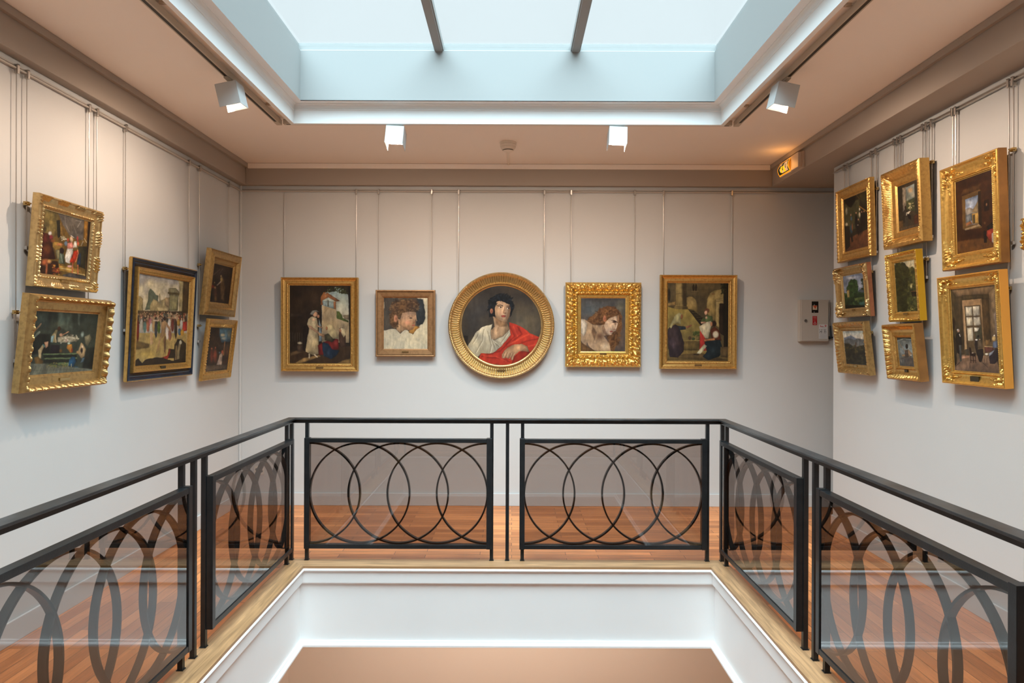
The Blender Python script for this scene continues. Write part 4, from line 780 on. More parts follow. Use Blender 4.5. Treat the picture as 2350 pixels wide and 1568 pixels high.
def art_r8():   # sheet 2140..2340 x 620..900
    A = Art([(258, 240), (860, 175), (915, 1340), (305, 1292)], 140, 214, '64523a', 38)
    A.poly([(258, 240), (860, 175), (780, 290), (360, 330)], '8a6f50', 14); A.poly([(258, 240), (330, 330), (345, 1010), (300, 1240)], '57482f', 12); A.poly([(330, 340), (420, 330), (440, 1080), (380, 1090), (345, 1000)], '4f412c', 16); A.poly([(410, 320), (760, 300), (770, 370), (410, 380)], '4c3f2a', 12)
    A.poly([(760, 290), (860, 180), (900, 1000), (800, 940), (780, 380)], '7c664a', 14); A.poly([(820, 560), (860, 520), (890, 900), (850, 820)], '8c7c70', 24, .8); A.poly([(665, 370), (765, 370), (790, 920), (700, 910)], '554128', 12)
    A.poly([(410, 385), (662, 362), (668, 440), (440, 460), (470, 1010), (440, 1020)], 'a5825a', 5); A.poly([(650, 380), (668, 372), (705, 1060), (680, 1080)], '9c7a52', 4); A.line([(440, 480), (460, 1010)], 18, 'cda878')
    A.poly([(440, 460), (650, 440), (690, 1000), (470, 1000)], '5e4c34', 4)
    for q in ([(454, 470), (538, 466), (545, 582), (460, 588)], [(550, 462), (634, 458), (640, 578), (556, 584)], [(464, 602), (545, 600), (550, 708), (470, 712)], [(558, 600), (642, 598), (652, 695), (630, 708), (562, 708)], [(472, 738), (550, 735), (556, 905), (486, 908)]): A.poly(q, 'e8dcc0', 4, c2='d0c4a8')
    A.poly([(566, 738), (636, 736), (620, 780), (570, 790)], 'ece0c4', 4); A.poly([(655, 690), (670, 800), (665, 1000), (600, 900), (565, 795), (610, 790), (640, 740)], '55523c', 6); A.poly([(565, 905), (665, 900), (680, 1000), (570, 1000)], '74624a', 8)
    A.poly([(300, 1220), (400, 1090), (700, 1100), (905, 1120), (915, 1340), (305, 1292)], '84664e', 8, c2='5e4a3c'); A.poly([(395, 1105), (505, 1098), (500, 1130), (400, 1138)], 'c89474', 5); A.poly([(320, 1220), (510, 1150), (520, 1310), (310, 1290)], 'a07c60', 14, .8)
    A.ell(300, 690, 24, 100, '2a2018', .4); A.poly([(280, 800), (330, 900), (335, 1200), (300, 1240)], '3a3022', 12)
    A.poly([(330, 820), (370, 800), (400, 850), (405, 950), (370, 1080), (340, 1060), (335, 940), (318, 900)], '241e18', 5); A.poly([(365, 960), (400, 960), (398, 1170), (375, 1180)], '57544c', 5); A.ell(360, 775, 20, 26, 'b48c70', .4); A.line([(374, 820), (382, 850)], 10, 'e0d8cc'); A.ell(352, 762, 16, 14, 'd0ccc4', .5); A.line([(375, 1185), (320, 1235)], 8, '241c14', .7)
    A.poly([(495, 990), (520, 990), (535, 1060), (590, 1070), (580, 1110), (510, 1100)], '33201a', 4)
    for x in (518, 552, 580): A.line([(x, 1090), (x + 3, 1190)], 9, '33201a')
    A.line([(515, 1160), (590, 1165)], 7, '33201a'); A.ell(545, 1064, 18, 8, 'd0b8a0', .5); A.poly([(450, 1015), (495, 1010), (495, 1090), (450, 1090)], '4c4438', 4)
    A.ell(620, 850, 18, 20, '241814', .4); A.poly([(575, 900), (610, 900), (612, 1020), (680, 1010), (690, 1080), (660, 1185), (630, 1180), (590, 1050), (570, 960)], '2b221f', 6); A.ell(597, 895, 20, 14, 'e8e0d4', .4); A.ell(640, 890, 10, 12, 'c09478', .5)
    A.poly([(715, 895), (775, 890), (778, 970), (715, 970)], '7c5e38', 4); A.poly([(705, 980), (820, 985), (820, 1040), (710, 1060)], '6a4038', 5); A.line([(705, 980), (820, 990)], 10, 'a88c64')
    A.ell(826, 875, 30, 40, 'c4a468', .4); A.ell(832, 840, 14, 16, 'e4dcc8', .5); A.poly([(815, 920), (865, 905), (880, 980), (850, 1010), (810, 990)], '5c6880', 6); A.poly([(760, 1080), (850, 1000), (885, 1010), (890, 1150), (835, 1210), (770, 1200)], '342a2c', 6); A.poly([(760, 1070), (840, 1020), (800, 1080), (765, 1110)], 'a8acb8', 8); A.ell(730, 1080, 28, 18, 'e0d8c4', .5)
    for x in (690, 720, 750): A.line([(x, 1100), (x - 5, 1190)], 6, 'b09070', .8)
    A.line([(870, 1120), (885, 1240)], 10, '2a2018'); A.line([(680, 1190), (740, 1250)], 10, '3c2e26', .6)
    A.mottle(.08, 14); return A
def art_plain():
    A = Art(R4(0, 0, 100, 100), 20, 20, '4a3a2a', 40); A.mottle(.1, 6); return A

# =================================================================== FRAMES
def gold(name, bright, dark, rough=0.34, scale=55, metal=0.85, amount=(0.45, 1.0)):
    m = bpy.data.materials.new(name); m.use_nodes = True; n = m.node_tree; b = n.nodes['Principled BSDF']
    t = n.nodes.new('ShaderNodeTexCoord'); k = n.nodes.new('ShaderNodeTexNoise'); k.inputs['Scale'].default_value = scale; k.inputs['Detail'].default_value = 7
    r = n.nodes.new('ShaderNodeMapRange'); r.inputs[1].default_value, r.inputs[2].default_value = amount
    x = n.nodes.new('ShaderNodeMix'); x.data_type = 'RGBA'; x.inputs[6].default_value = (*bright, 1); x.inputs[7].default_value = (*dark, 1)
    q = n.nodes.new('ShaderNodeBump'); q.inputs['Strength'].default_value = 0.3; q.inputs['Distance'].default_value = 0.001
    n.links.new(t.outputs['Object'], k.inputs['Vector']); n.links.new(k.outputs['Fac'], r.inputs[0]); n.links.new(r.outputs[0], x.inputs[0])
    n.links.new(x.outputs[2], b.inputs['Base Color']); n.links.new(k.outputs['Fac'], q.inputs['Height']); n.links.new(q.outputs[0], b.inputs['Normal'])
    b.inputs['Metallic'].default_value = metal; b.inputs['Roughness'].default_value = rough
    return m
G = {'bright': gold('bright_gilding', (0.74, 0.47, 0.13), (0.38, 0.20, 0.05)),
     'warm': gold('warm_gilding', (0.62, 0.38, 0.12), (0.28, 0.15, 0.045), 0.36),
     'worn': gold('worn_gilding', (0.50, 0.33, 0.13), (0.16, 0.09, 0.04), 0.40, 45),
     'brown': gold('brown_gilding', (0.36, 0.20, 0.09), (0.14, 0.075, 0.035), 0.42, 40, 0.6),
     'pale': gold('pale_gilding', (0.60, 0.43, 0.20), (0.30, 0.19, 0.08), 0.34, 50),
     'blue': mat('blue_black_paint', (0.005, 0.016, 0.042), 0.22, color2=(0.002, 0.004, 0.008), scale=9),
     'yellow': mat('mustard_yellow_paint', (0.66, 0.38, 0.003), 0.45, noise=0.06, scale=6),
     'orange': mat('ochre_orange_paint', (0.74, 0.34, 0.045), 0.5, noise=0.05, scale=6),
     'tan': mat('brown_ochre_side', (0.36, 0.17, 0.04), 0.5, noise=0.35, scale=12),
     'redbrown': mat('red_bole', (0.32, 0.12, 0.05), 0.5, noise=0.4, scale=20)}
def canvas_mat():
    m = bpy.data.materials.new('varnished_oil_paint'); m.use_nodes = True; n = m.node_tree; b = n.nodes['Principled BSDF']
    a = n.nodes.new('ShaderNodeAttribute'); a.attribute_name = 'paint'; n.links.new(a.outputs['Color'], b.inputs['Base Color'])
    b.inputs['Roughness'].default_value = 0.5; b.inputs['Specular IOR Level'].default_value = 0.25
    k = n.nodes.new('ShaderNodeTexNoise'); k.inputs['Scale'].default_value = 180; q = n.nodes.new('ShaderNodeBump'); q.inputs['Strength'].default_value = 0.15; q.inputs['Distance'].default_value = 0.001
    t = n.nodes.new('ShaderNodeTexCoord'); n.links.new(t.outputs['Object'], k.inputs['Vector']); n.links.new(k.outputs['Fac'], q.inputs['Height']); n.links.new(q.outputs[0], b.inputs['Normal'])
    return m
CM = canvas_mat()
def orn(kind, d, tt, p, hl):
    """relief height 0..1; d = distance from the middle of the side, hl = half the side's length"""
    sw = np.sin(np.pi * np.clip(tt, 0, 1)); ad = np.abs(d)
    if kind == 'bead': return np.abs(np.sin(np.pi * ad / p)) ** .7 * sw ** .6
    if kind == 'dentil': return (np.sin(2 * np.pi * ad / p) > 0) * np.clip(sw * 3, 0, 1)
    if kind == 'rope': return (0.5 + 0.5 * np.sin(2 * np.pi * (ad / p + 0.7 * tt))) * sw
    if kind == 'flute': return 0.5 + 0.5 * np.cos(2 * np.pi * ad / p)
    if kind == 'leaf':
        a = (ad / p + 0.25 * tt) % 1; return (1 - np.abs(2 * a - 1) ** 2) * sw ** .7 * (0.65 + 0.35 * np.cos(2 * np.pi * 3 * a + 3 * tt))
    if kind == 'egg':
        a = (ad / p % 1) * 2 - 1; q = (a * a) / .42 + (2 * tt - 1) ** 2 / .9; e = np.sqrt(np.clip(1 - q, 0, 1)); ring = np.exp(-((q - 1.35) / .22) ** 2) * .55
        return (e + ring) * np.clip(sw * 3, 0, 1)
    if kind == 'baroque':
        f = np.sin(2 * np.pi * ad / p) * np.cos(2.3 * np.pi * tt + 1.0) + .6 * np.sin(4 * np.pi * ad / p + 1.3 + 6 * tt) + .5 * np.sin(2 * np.pi * ad / (p * .37) + 3 * tt) + .4 * np.cos(9 * np.pi * tt + 2 * np.pi * ad / p)
        return np.clip((f + 1.4) / 2.8, 0, 1) * sw ** .45
    if kind == 'carve':
        g = ad / p % 1; mk = np.clip((0.62 - np.abs(2 * g - 1)) * 6, 0, 1); return mk * (0.55 + 0.45 * np.sin(2 * np.pi * (ad / (p * .115) + 1.2 * tt))) * sw ** .5
    if kind == 'corner':
        dc = hl - ad; u = np.clip(dc / p, -1, 1.2); edge = .62 + .30 * np.sin(2 * np.pi * (1.6 * tt + .1)); mk = np.clip((edge - u) / .10, 0, 1)
        def curl(cu, ct, s, k, ph): q = np.sqrt(((u - cu) * 1.6) ** 2 + (tt - ct) ** 2); an = np.arctan2(tt - ct, (u - cu) * 1.6); return np.exp(-(q / s) ** 2) * (.5 + .5 * np.cos(k * q / s * 3 + 1.0 * an + ph))
        f = curl(.05, .35, .34, 4, 0) + curl(.42, .62, .28, 4, 2) + curl(.40, .22, .22, 3, 1) + curl(.70, .45, .22, 3, 3)
        g = .5 + .5 * np.cos(30 * u + 9 * tt + 2 * np.sin(12 * tt)); return mk * np.clip(.25 + .75 * f + .22 * g, 0, 1.1) * sw ** .4
    return 0 * d
PROF = {
 'cove': [(0, 0), (0, .82), (.03, .93), (.09, 1), (.15, .97), (.19, .86), (.26, .74), (.42, .60), (.58, .55), (.70, .56), (.73, .62), (.77, .64), (.84, .62), (.87, .52), (.93, .50), (.95, .42), (1, .38)],
 'flat': [(0, 0), (0, .85), (.04, .97), (.12, 1), (.20, .95), (.22, .72), (.27, .72), (.30, .84), (.78, .76), (.82, .66), (.90, .64), (.92, .5), (1, .42)],
 'wide': [(0, 0), (0, .90), (.03, .98), (.07, 1), (.10, .95), (.13, .80), (.24, .62), (.42, .48), (.60, .42), (.74, .44), (.80, .52), (.84, .54), (.88, .46), (.94, .44), (.96, .32), (1, .28)],
 'deep': [(0, 0), (0, .88), (.05, .97), (.12, 1), (.20, .94), (.34, .76), (.48, .55), (.58, .44), (.60, .38), (.70, .36), (.86, .34), (.90, .36), (.93, .30), (1, .20)],
 'scoop': [(0, 0), (0, .70), (.03, .80), (.06, .74), (.10, .66), (.25, .82), (.40, .95), (.50, 1), (.56, .98), (.60, .80), (.66, .58), (.80, .50), (.86, .50), (.89, .40), (1, .30)],
 'baroque': [(0, 0), (0, .5), (.04, .58), (.10, .70), (.25, .85), (.40, .86), (.52, .70), (.56, .62), (.62, .72), (.70, .74), (.78, .60), (.81, .46), (.88, .46), (.90, .38), (.96, .38), (1, .30)],
 'canal': [(0, 0), (0, .80), (.04, .93), (.10, 1), (.16, .94), (.18, .80), (.30, .66), (.50, .54), (.68, .50), (.72, .52), (.76, .60), (.82, .60), (.86, .48), (.92, .46), (.94, .38), (1, .34)]}
def resample(prof, step):
    out = []
    for (a, b), (c, d) in zip(prof[:-1], prof[1:]):
        n = max(1, int(round(abs(c - a) / step)))
        out += [(a + (c - a) * i / n, b + (d - b) * i / n) for i in range(n)]
    return out + [prof[-1]]
def grid_mesh(name, V, nu, nv, mt, parent, smooth=True, ang=38):
    idx = np.arange(nu * nv).reshape(nu, nv)
    q = np.stack([idx[:-1, :-1], idx[:-1, 1:], idx[1:, 1:], idx[1:, :-1]], -1).reshape(-1, 4)
    return q
def frame_mesh(w, h, fw, T, style, ornaments, seg=0.006, step=0.045):
    fx, fz = fw if isinstance(fw, tuple) else (fw, fw); fw = max(fx, fz)
    P = resample(PROF[style] if isinstance(style, str) else style, step); t = np.array([p[0] for p in P]); z = np.array([p[1] for p in P]) * T
    back = 2; t = np.concatenate([[1.0], t]); z = np.concatenate([[0.0], z])
    V = []; Q = []; n0 = 0; m = len(t)
    cor = lambda o: np.array([(-w / 2 + o * fx, o * fz), (w / 2 - o * fx, o * fz), (w / 2 - o * fx, h - o * fz), (-w / 2 + o * fx, h - o * fz)])
    for k in range(4):
        L = w if k % 2 == 0 else h; n = int(min(430, max(8, L / seg))) + 1; s = np.linspace(0, 1, n)
        o = t; a = np.array([cor(x)[k] for x in o]); c = np.array([cor(x)[(k + 1) % 4] for x in o])
        XY = a[None] * (1 - s[:, None, None]) + c[None] * s[:, None, None]
        ax = XY[..., 0] if k % 2 == 0 else XY[..., 1] - h / 2
        zz = np.repeat(z[None], n, 0).copy()
        for (t0, t1, kind, p, amp) in ornaments:
            tt = (t[None] - t0) / (t1 - t0); ok = (tt > 0) & (tt < 1); ok[:, :2] = False
            zz += np.where(ok, orn(kind, ax, np.repeat(tt, n, 0), p, L / 2 - 0.3 * fw) * amp, 0)
        v = np.stack([XY[..., 0], -zz, XY[..., 1]], -1).reshape(-1, 3)
        idx = np.arange(n * m).reshape(n, m) + n0; n0 += n * m; V.append(v)
        Q.append(np.stack([idx[:-1, :-1], idx[1:, :-1], idx[1:, 1:], idx[:-1, 1:]], -1).reshape(-1, 4))
    return np.concatenate(V), np.concatenate(Q)
def np_obj(name, V, Q, mt, parent, smooth=True, ang=40, col=None):
    me = bpy.data.meshes.new(name); me.from_pydata(V.tolist(), [], Q.tolist()); me.materials.append(mt)
    if col is not None:
        c = me.color_attributes.new('paint', 'FLOAT_COLOR', 'POINT'); c.data.foreach_set('color', np.concatenate([col, np.ones((len(col), 1))], 1).astype(np.float32).ravel())
    if smooth: me.polygons.foreach_set('use_smooth', [True] * len(me.polygons)); me.set_sharp_from_angle(angle=math.radians(ang))
    me.update(); o = bpy.data.objects.new(name, me); COL.objects.link(o); o.parent = parent; return o
def canvas(A, w, h, x0, z0, y, parent, rnd=False):
    x = x0 + A.U * w; zz = z0 + (1 - A.V) * h; V = np.stack([x, np.full(x.shape, y), zz], -1).reshape(-1, 3)
    idx = np.arange(A.w * A.h).reshape(A.h, A.w); Q = np.stack([idx[1:, :-1], idx[1:, 1:], idx[:-1, 1:], idx[:-1, :-1]], -1).reshape(-1, 4)
    if rnd:
        r = (A.U - .5) ** 2 + (A.V - .5) ** 2 < 0.2535; k = r.ravel()[Q].all(1); Q = Q[k]
    return np_obj('canvas', V, Q, CM, parent, smooth=False, col=A.rgb().reshape(-1, 3))
def fbox(name, x0, x1, y0, y1, z0, z1, mt, parent, bevel=0.0):
    b = MB(); b.box(x0, x1, y0, y1, z0, z1); return b.build(name, mt, parent, bevel=bevel)
GP = 'gilt framed oil paintings hung on rods'
def painting(mw, w, h, T, fw, style, orns, gm, A, label, plaque=None, side=None, inset=None, outer=None, seg=0.0035, fwv=None):
    e = empty('framed_painting', (0, 0, 0), label, 'painting', GP, mw=mw); A.finish()
    W, H = w, h; z0 = 0.0; fx, fz = fw if isinstance(fw, tuple) else (fw, fw)
    if outer:       # a second, wider frame outside the inner one
        fo, To, mo, oo = outer; V, Q = frame_mesh(w, h, fo, To, [(0, 0), (0, .9), (.05, .97), (.15, 1), (.3, .9), (.45, .62), (.6, .72), (.8, .55), (1, .35)], oo, seg)
        np_obj('outer_frame', V, Q, mo, e)
        b = MB(); k = 0.006
        for bx in ((-w / 2 - k, -w / 2 + .012, 0, h), (w / 2 - .012, w / 2 + k, 0, h), (-w / 2, w / 2, -k, .012), (-w / 2, w / 2, h - .012, h + k)): b.box(bx[0], bx[1], -To * .80, 0, bx[2], bx[3])
        b.build('outer_edge', G['warm'], e, bevel=0.002)
        W, H, z0 = w - 2 * fo, h - 2 * fo, fo
    V, Q = frame_mesh(W, H, fw, T, style, orns, seg); V[:, 2] += z0
    fr = np_obj('frame', V, Q, gm, e)
    cz = (PROF[style] if isinstance(style, str) else style)[-1][1] * T
    canvas(A, W - 2 * fx + .006, H - 2 * fz + .006, -W / 2 + fx - .003, z0 + fz - .003, -max(cz, .011), e)
    fbox('backboard', -W / 2 + fx * .6, W / 2 - fx * .6, -0.006, -0.001, z0 + fz * .6, z0 + H - fz * .6, G['tan'], e)
    if plaque:
        pw, ph, pt, pm = plaque; zc = z0 + fz * pt
        P = PROF[style] if isinstance(style, str) else style; tt = [p[0] for p in P[1:]]; hh = [p[1] for p in P[1:]]; zz = float(np.interp(pt, tt, hh)) * T
        fbox('name_plate', -pw / 2, pw / 2, -zz - .006, -zz + .012, zc - ph / 2, zc + ph / 2, pm, e, bevel=0.001)
    if side:
        b = MB(); k = .0025; zz = T * side[1]
        for bx in ((-W / 2 - k, -W / 2 + .001, -k, H + k), (W / 2 - .001, W / 2 + k, -k, H + k), (-W / 2, W / 2, -k, .001), (-W / 2, W / 2, H - .001, H + k)): b.box(bx[0], bx[1], -zz, 0, bx[2] + z0, bx[3] + z0)
        b.build('frame_side', side[0], e)
    return e
def place_back(tl, br, T, gap=0.030, tilt=0.8):
    Yf = YB - gap - T; a = on_y(*tl, Yf); c = on_y(*br, Yf); w = c.x - a.x; h = a.z - c.z
    mw = Matrix.Translation(((a.x + c.x) / 2, YB - gap, c.z)) @ Matrix.Rotation(math.radians(tilt), 4, 'X')
    return mw, w, h
def place_side(NT, NB, FT, FB, NTb, NBb, gap=0.03, Tmul=1.0):
    left = NT[0] < VX; wall = abs(XL) if left else XR
    u = lambda p: abs(ray(*p)[0])
    rt = 0.5 * (u(NBb) / u(NB) + u(NTb) / u(NT)); Xb = (wall - gap) / rt; T = Xb * (rt - 1) * Tmul
    Xt = Xb * 0.5 * (u(NT) / u(NB) + u(FT) / u(FB))
    if Xt > Xb: Xt = Xb
    Yn = 0.5 * (Xb * F / u(NB) + Xt * F / u(NT)); Yf = 0.5 * (Xb * F / u(FB) + Xt * F / u(FT))
    zz = lambda p, X: HCAM + ray(*p)[1] * X / u(p)
    zb_ = 0.5 * (zz(NB, Xb) + zz(FB, Xb)); zt_ = 0.5 * (zz(NT, Xt) + zz(FT, Xt)); s = -1 if left else 1
    Pb = Vector((s * Xb, (Yn + Yf) / 2, zb_)); Pt = Vector((s * Xt, (Yn + Yf) / 2, zt_)); lz = (Pt - Pb); h = lz.length; lz.normalize()
    lx = Vector((0, 1, 0)) if left else Vector((0, -1, 0)); ly = lz.cross(lx); O = Pb + ly * T
    mw = Matrix(((lx.x, ly.x, lz.x, O.x), (lx.y, ly.y, lz.y, O.y), (lx.z, ly.z, lz.z, O.z), (0, 0, 0, 1)))
    print('PLACE', 'L' if left else 'R', 'w %.3f h %.3f T %.3f top lean %.3f Y %.2f-%.2f z %.2f' % (Yf - Yn, h, T, Xb - Xt, Yn, Yf, zb_))
    return mw, Yf - Yn, h, T

BR, DK = M['brass'], mat('dark_plate', (0.05, 0.035, 0.015), 0.4, 0.5)
mid = mat('bronze_plate', (0.22, 0.13, 0.05), 0.4, 0.7)
# ---- back wall
T = .055
mw, w_, h_ = place_back((644.5, 636.3), (820.5, 853), T)
painting(mw, w_, h_, T, .074, 'cove', [(.70, .86, 'bead', .011, .004)], G['warm'], art_b1(), 'gilt framed painting of a woman in white by a vine-hung arch', plaque=(.068, .018, .45, mid), seg=.0024)
T = .045
mw, w_, h_ = place_back((862, 665.3), (998.2, 819.3), T)
painting(mw, w_, h_, T, .073, 'flat', [], G['brown'], art_b2(), 'brown gilt framed unfinished head of a curly-haired child on bare canvas', plaque=(.062, .016, .62, mid))
T = .06
mw, w_, h_ = place_back((1298.5, 647.5), (1472.2, 843.3), T)
painting(mw, w_, h_, T, .145, 'baroque', [(.02, .54, 'baroque', .085, .020), (.56, .80, 'baroque', .045, .012)], G['bright'], art_b4(), 'heavily carved gold frame around a long-haired youth looking down', plaque=(.062, .012, .86, mid), seg=.005)
T = .055
mw, w_, h_ = place_back((1516, 630.6), (1691.5, 847.4), T)
painting(mw, w_, h_, T, .074, 'cove', [(.70, .86, 'bead', .011, .004)], G['warm'], art_b5(), 'gilt framed painting of three figures by a stone staircase', plaque=(.066, .018, .45, mid), seg=.0024)
# round frame
c_ = on_y(1150.3, 746.9, YB - .09); Rr = 122.2 * (YB - .09) / F; Rc = 91.2 * (YB - .09) / F; T = .07
e = empty('framed_painting', (c_.x, YB - .028, c_.z), 'round gold frame with portrait of a dark-haired man in a red cloak', 'painting', GP)
prof = resample([(0, 0), (0, .80), (.03, .92), (.10, 1), (.19, .96), (.22, .84), (.30, .68), (.50, .56), (.72, .50), (.76, .50), (.79, .60), (.84, .66), (.88, .62), (.91, .54), (.95, .52), (1, .42)], .04)
t = np.array([1.0] + [p[0] for p in prof]); z = np.array([0.0] + [p[1] for p in prof]) * T; nu = 1441
th = np.linspace(0, 2 * np.pi, nu); fwr = Rr - Rc
zz = np.repeat(z[None], nu, 0); tt = np.repeat(t[None], nu, 0).copy(); first = np.zeros(len(t), bool); first[:2] = True
a1 = (tt > .04) & (tt < .19) & ~first; a2 = (tt > .21) & (tt < .76) & ~first; a3 = (tt > .78) & (tt < .90) & ~first
s1 = (tt - .04) / .15; s2 = (tt - .21) / .55; s3 = (tt - .78) / .12; D = th[:, None] * Rr
zz = zz + np.where(a1, np.abs(np.sin(np.pi * (D / .016 + .5 * s1))) * np.sin(np.pi * np.clip(s1, 0, 1)) * .006, 0)
zz = zz + np.where(a2, (.5 + .5 * np.cos(130 * th[:, None])) ** .7 * np.sin(np.pi * np.clip(s2, 0, 1)) ** .3 * .011, 0)
zz = zz + np.where(a3, np.abs(np.sin(np.pi * D / .011)) * np.sin(np.pi * np.clip(s3, 0, 1)) * .004, 0)
rr = Rr - tt * fwr; V = np.stack([rr * np.cos(th)[:, None], -zz, rr * np.sin(th)[:, None]], -1).reshape(-1, 3); m_ = len(t)
idx = np.arange(nu * m_).reshape(nu, m_); Q = np.stack([idx[:-1, :-1], idx[1:, :-1], idx[1:, 1:], idx[:-1, 1:]], -1).reshape(-1, 4)
np_obj('frame', V, Q, G['pale'], e); A3 = art_b3(); A3.finish(); canvas(A3, 2 * Rc + .004, 2 * Rc + .004, -Rc - .002, -Rc - .002, -.41 * T, e, rnd=True)
fbox('name_plate', -.038, .038, -.052, -.03, -(Rr + Rc) / 2 + .002, -(Rr + Rc) / 2 + .022, mid, e)
e.rotation_euler = (math.radians(.8), 0, 0)

# ---- left wall
mw, w_, h_, T = place_side((84, 440), (66, 656), (229, 487.7), (214, 672.8), (75.4, 440.3), (58.6, 655.5))
painting(mw, w_, h_, max(T, .03) + .012, .074, 'canal', [(.02, .42, 'carve', .15, .014), (.70, .90, 'leaf', .022, .006)], G['pale'], art_p1(), 'carved gold frame with crowd around a figure in white and red', plaque=(.07, .014, .62, G['worn']))
mw, w_, h_, T = place_side((82.4, 673.5), (54.4, 904), (265.5, 692.8), (245.5, 885.7), (52.6, 667.6), (24.5, 907.5))
painting(mw, w_, h_, T, .088, [(0, 0), (0, .55), (.05, .62), (.07, .85), (.12, 1), (.20, .96), (.33, .72), (.36, .66), (.42, .62), (.44, .50), (.80, .46), (.86, .46), (.88, .40), (1, .32)],
         [(.12, .36, 'egg', .052, .014), (.36, .42, 'bead', .012, .004)], G['worn'], art_p2(), 'deep gold frame with dark deathbed scene and blue figure on steps', plaque=(.085, .017, .62, BR))
mw, w_, h_, T = place_side((307, 592), (294, 876), (454, 621.6), (442, 859.4), (296, 589.4), (284.8, 878))
painting(mw, w_, h_, T + .010, .044, 'canal', [(.88, 1.0, 'bead', .014, .003)], G['warm'], art_p3(), 'blue edged gold frame with large crowd before classical buildings', plaque=(.07, .018, .5, DK), outer=(.052, T, G['blue'], []))
mw, w_, h_, T = place_side((487.5, 570), (471.7, 723.3), (559.4, 590.4), (540.8, 729), (473.4, 567.6), (457.6, 720.9))
painting(mw, w_, h_, T, .112, 'scoop', [(.86, .98, 'leaf', .03, .003)], G['worn'], art_p4(), 'wide plain gold frame with very dark scene of robed figures')
mw, w_, h_, T = place_side((481.2, 731.4), (463.6, 875.2), (547, 736), (530.3, 867), (474, 730.7), (455.2, 875.9))
painting(mw, w_, h_, T, .075, 'canal', [(.55, .85, 'dentil', .024, .004)], G['warm'], art_p5(), 'narrow gold frame with white-clad kneeling woman under a patch of sky')

# ---- right wall
mw, w_, h_, T = place_side((1996.8, 406.4), (2002, 588.3), (1919.6, 440.4), (1924.5, 603.2), (2006.4, 404.7), (2011.5, 587.2))
painting(mw, w_, h_, T + .01, .080, 'canal', [(.02, .20, 'leaf', .03, .008), (.72, .84, 'leaf', .02, .004)], G['warm'], art_r1(), 'gold framed dim studio with men gathered under a bust')
mw, w_, h_, T = place_side((2106.4, 361), (2116, 553), (2020, 403), (2026, 574.5), (2132, 353), (2140.4, 561.7))
painting(mw, w_, h_, T, .110, 'deep', [(.08, .14, 'rope', .02, .003), (.16, .52, 'flute', .012, .0045), (.10, .56, 'corner', .10, .010)], G['warm'], art_r2(), 'deep fluted gold frame with reader sitting in an open window')
mw, w_, h_, T = place_side((2287, 341.5), (2294.7, 604.3), (2155, 391.5), (2161.7, 620.2), (2310.6, 339.8), (2316.4, 603.2))
painting(mw, w_, h_, T, .090, 'wide', [(.10, .78, 'corner', .17, .016), (.78, .88, 'bead', .010, .003)], G['bright'], art_r3(), 'wide gold frame with brown room and small square window', side=(G['tan'], .88))
mw, w_, h_, T = place_side((1986.4, 604), (1995.8, 726.8), (1912, 617), (1921, 729), (1997.7, 604.5), (2007.6, 724))
r4 = painting(mw, w_, h_, T, (.100, .068), 'canal', [(.0, .75, 'corner', .11, .024)], G['pale'], art_r4(), 'gold frame with scrolled corners around a leafy blue-sky landscape', plaque=(.035, .012, .78, mid), side=(G['redbrown'], .78))
mw, w_, h_, T = place_side((2100, 573), (2111, 735.7), (2029.8, 587.2), (2040, 738), (2116, 571.3), (2127.5, 737))
painting(mw, w_, h_, T, .060, 'canal', [(.04, .34, 'leaf', .038, .010)], G['bright'], art_r5(), 'gold frame with mustard yellow side and tall dark trees', plaque=(.05, .014, .78, BR), side=(G['yellow'], .93))
mw, w_, h_, T = place_side((1980.5, 738), (1995.8, 863), (1909.7, 741.6), (1922.7, 855.6), (1994.7, 737.6), (2010.7, 862))
painting(mw, w_, h_, T, (.088, .072), 'deep', [(.06, .46, 'baroque', .06, .008), (.60, .72, 'bead', .010, .004)], G['worn'], art_r6(), 'old gold frame with hazy blue mountains above dark trees', plaque=(.045, .016, .80, BR))
mw, w_, h_, T = place_side((2095.6, 744), (2109, 876.8), (2021.3, 748), (2035.5, 869), (2116.2, 742.8), (2133, 873.8))
painting(mw, w_, h_, T, (.100, .087), 'wide', [(.05, .40, 'leaf', .032, .010), (.82, .90, 'bead', .010, .003)], G['warm'], art_r7(), 'gold frame with bare-backed figure seen from behind in grey light', plaque=(.035, .018, .66, DK), side=(G['tan'], .9))
mw, w_, h_, T = place_side((2290.8, 620), (2306, 892.6), (2149.7, 639), (2161.7, 877.3), (2311.5, 617.8), (2326, 891.5))
painting(mw, w_, h_, T, .074, 'wide', [(.10, .78, 'corner', .15, .015), (.78, .90, 'bead', .010, .003)], G['bright'], art_r8(), 'gold frame with orange side and interior with tall bright window', plaque=(.075, .03, .45, DK), side=(G['orange'], .95))
# a further frame, cut by the picture's edge
a_ = on_x(2337, 500, 2.585); c2_ = on_x(2337, 575, 2.585)
hh = abs(a_.z - c2_.z); mw = Matrix(((0, 1, 0, 2.64), (-1, 0, 0, a_.y - .20), (0, 0, 1, min(a_.z, c2_.z)), (0, 0, 0, 1)))
painting(mw, .40, hh, .05, .06, 'baroque', [(.02, .8, 'baroque', .05, .018)], G['bright'], art_plain(), 'small carved gold frame half cut off beside the window picture')

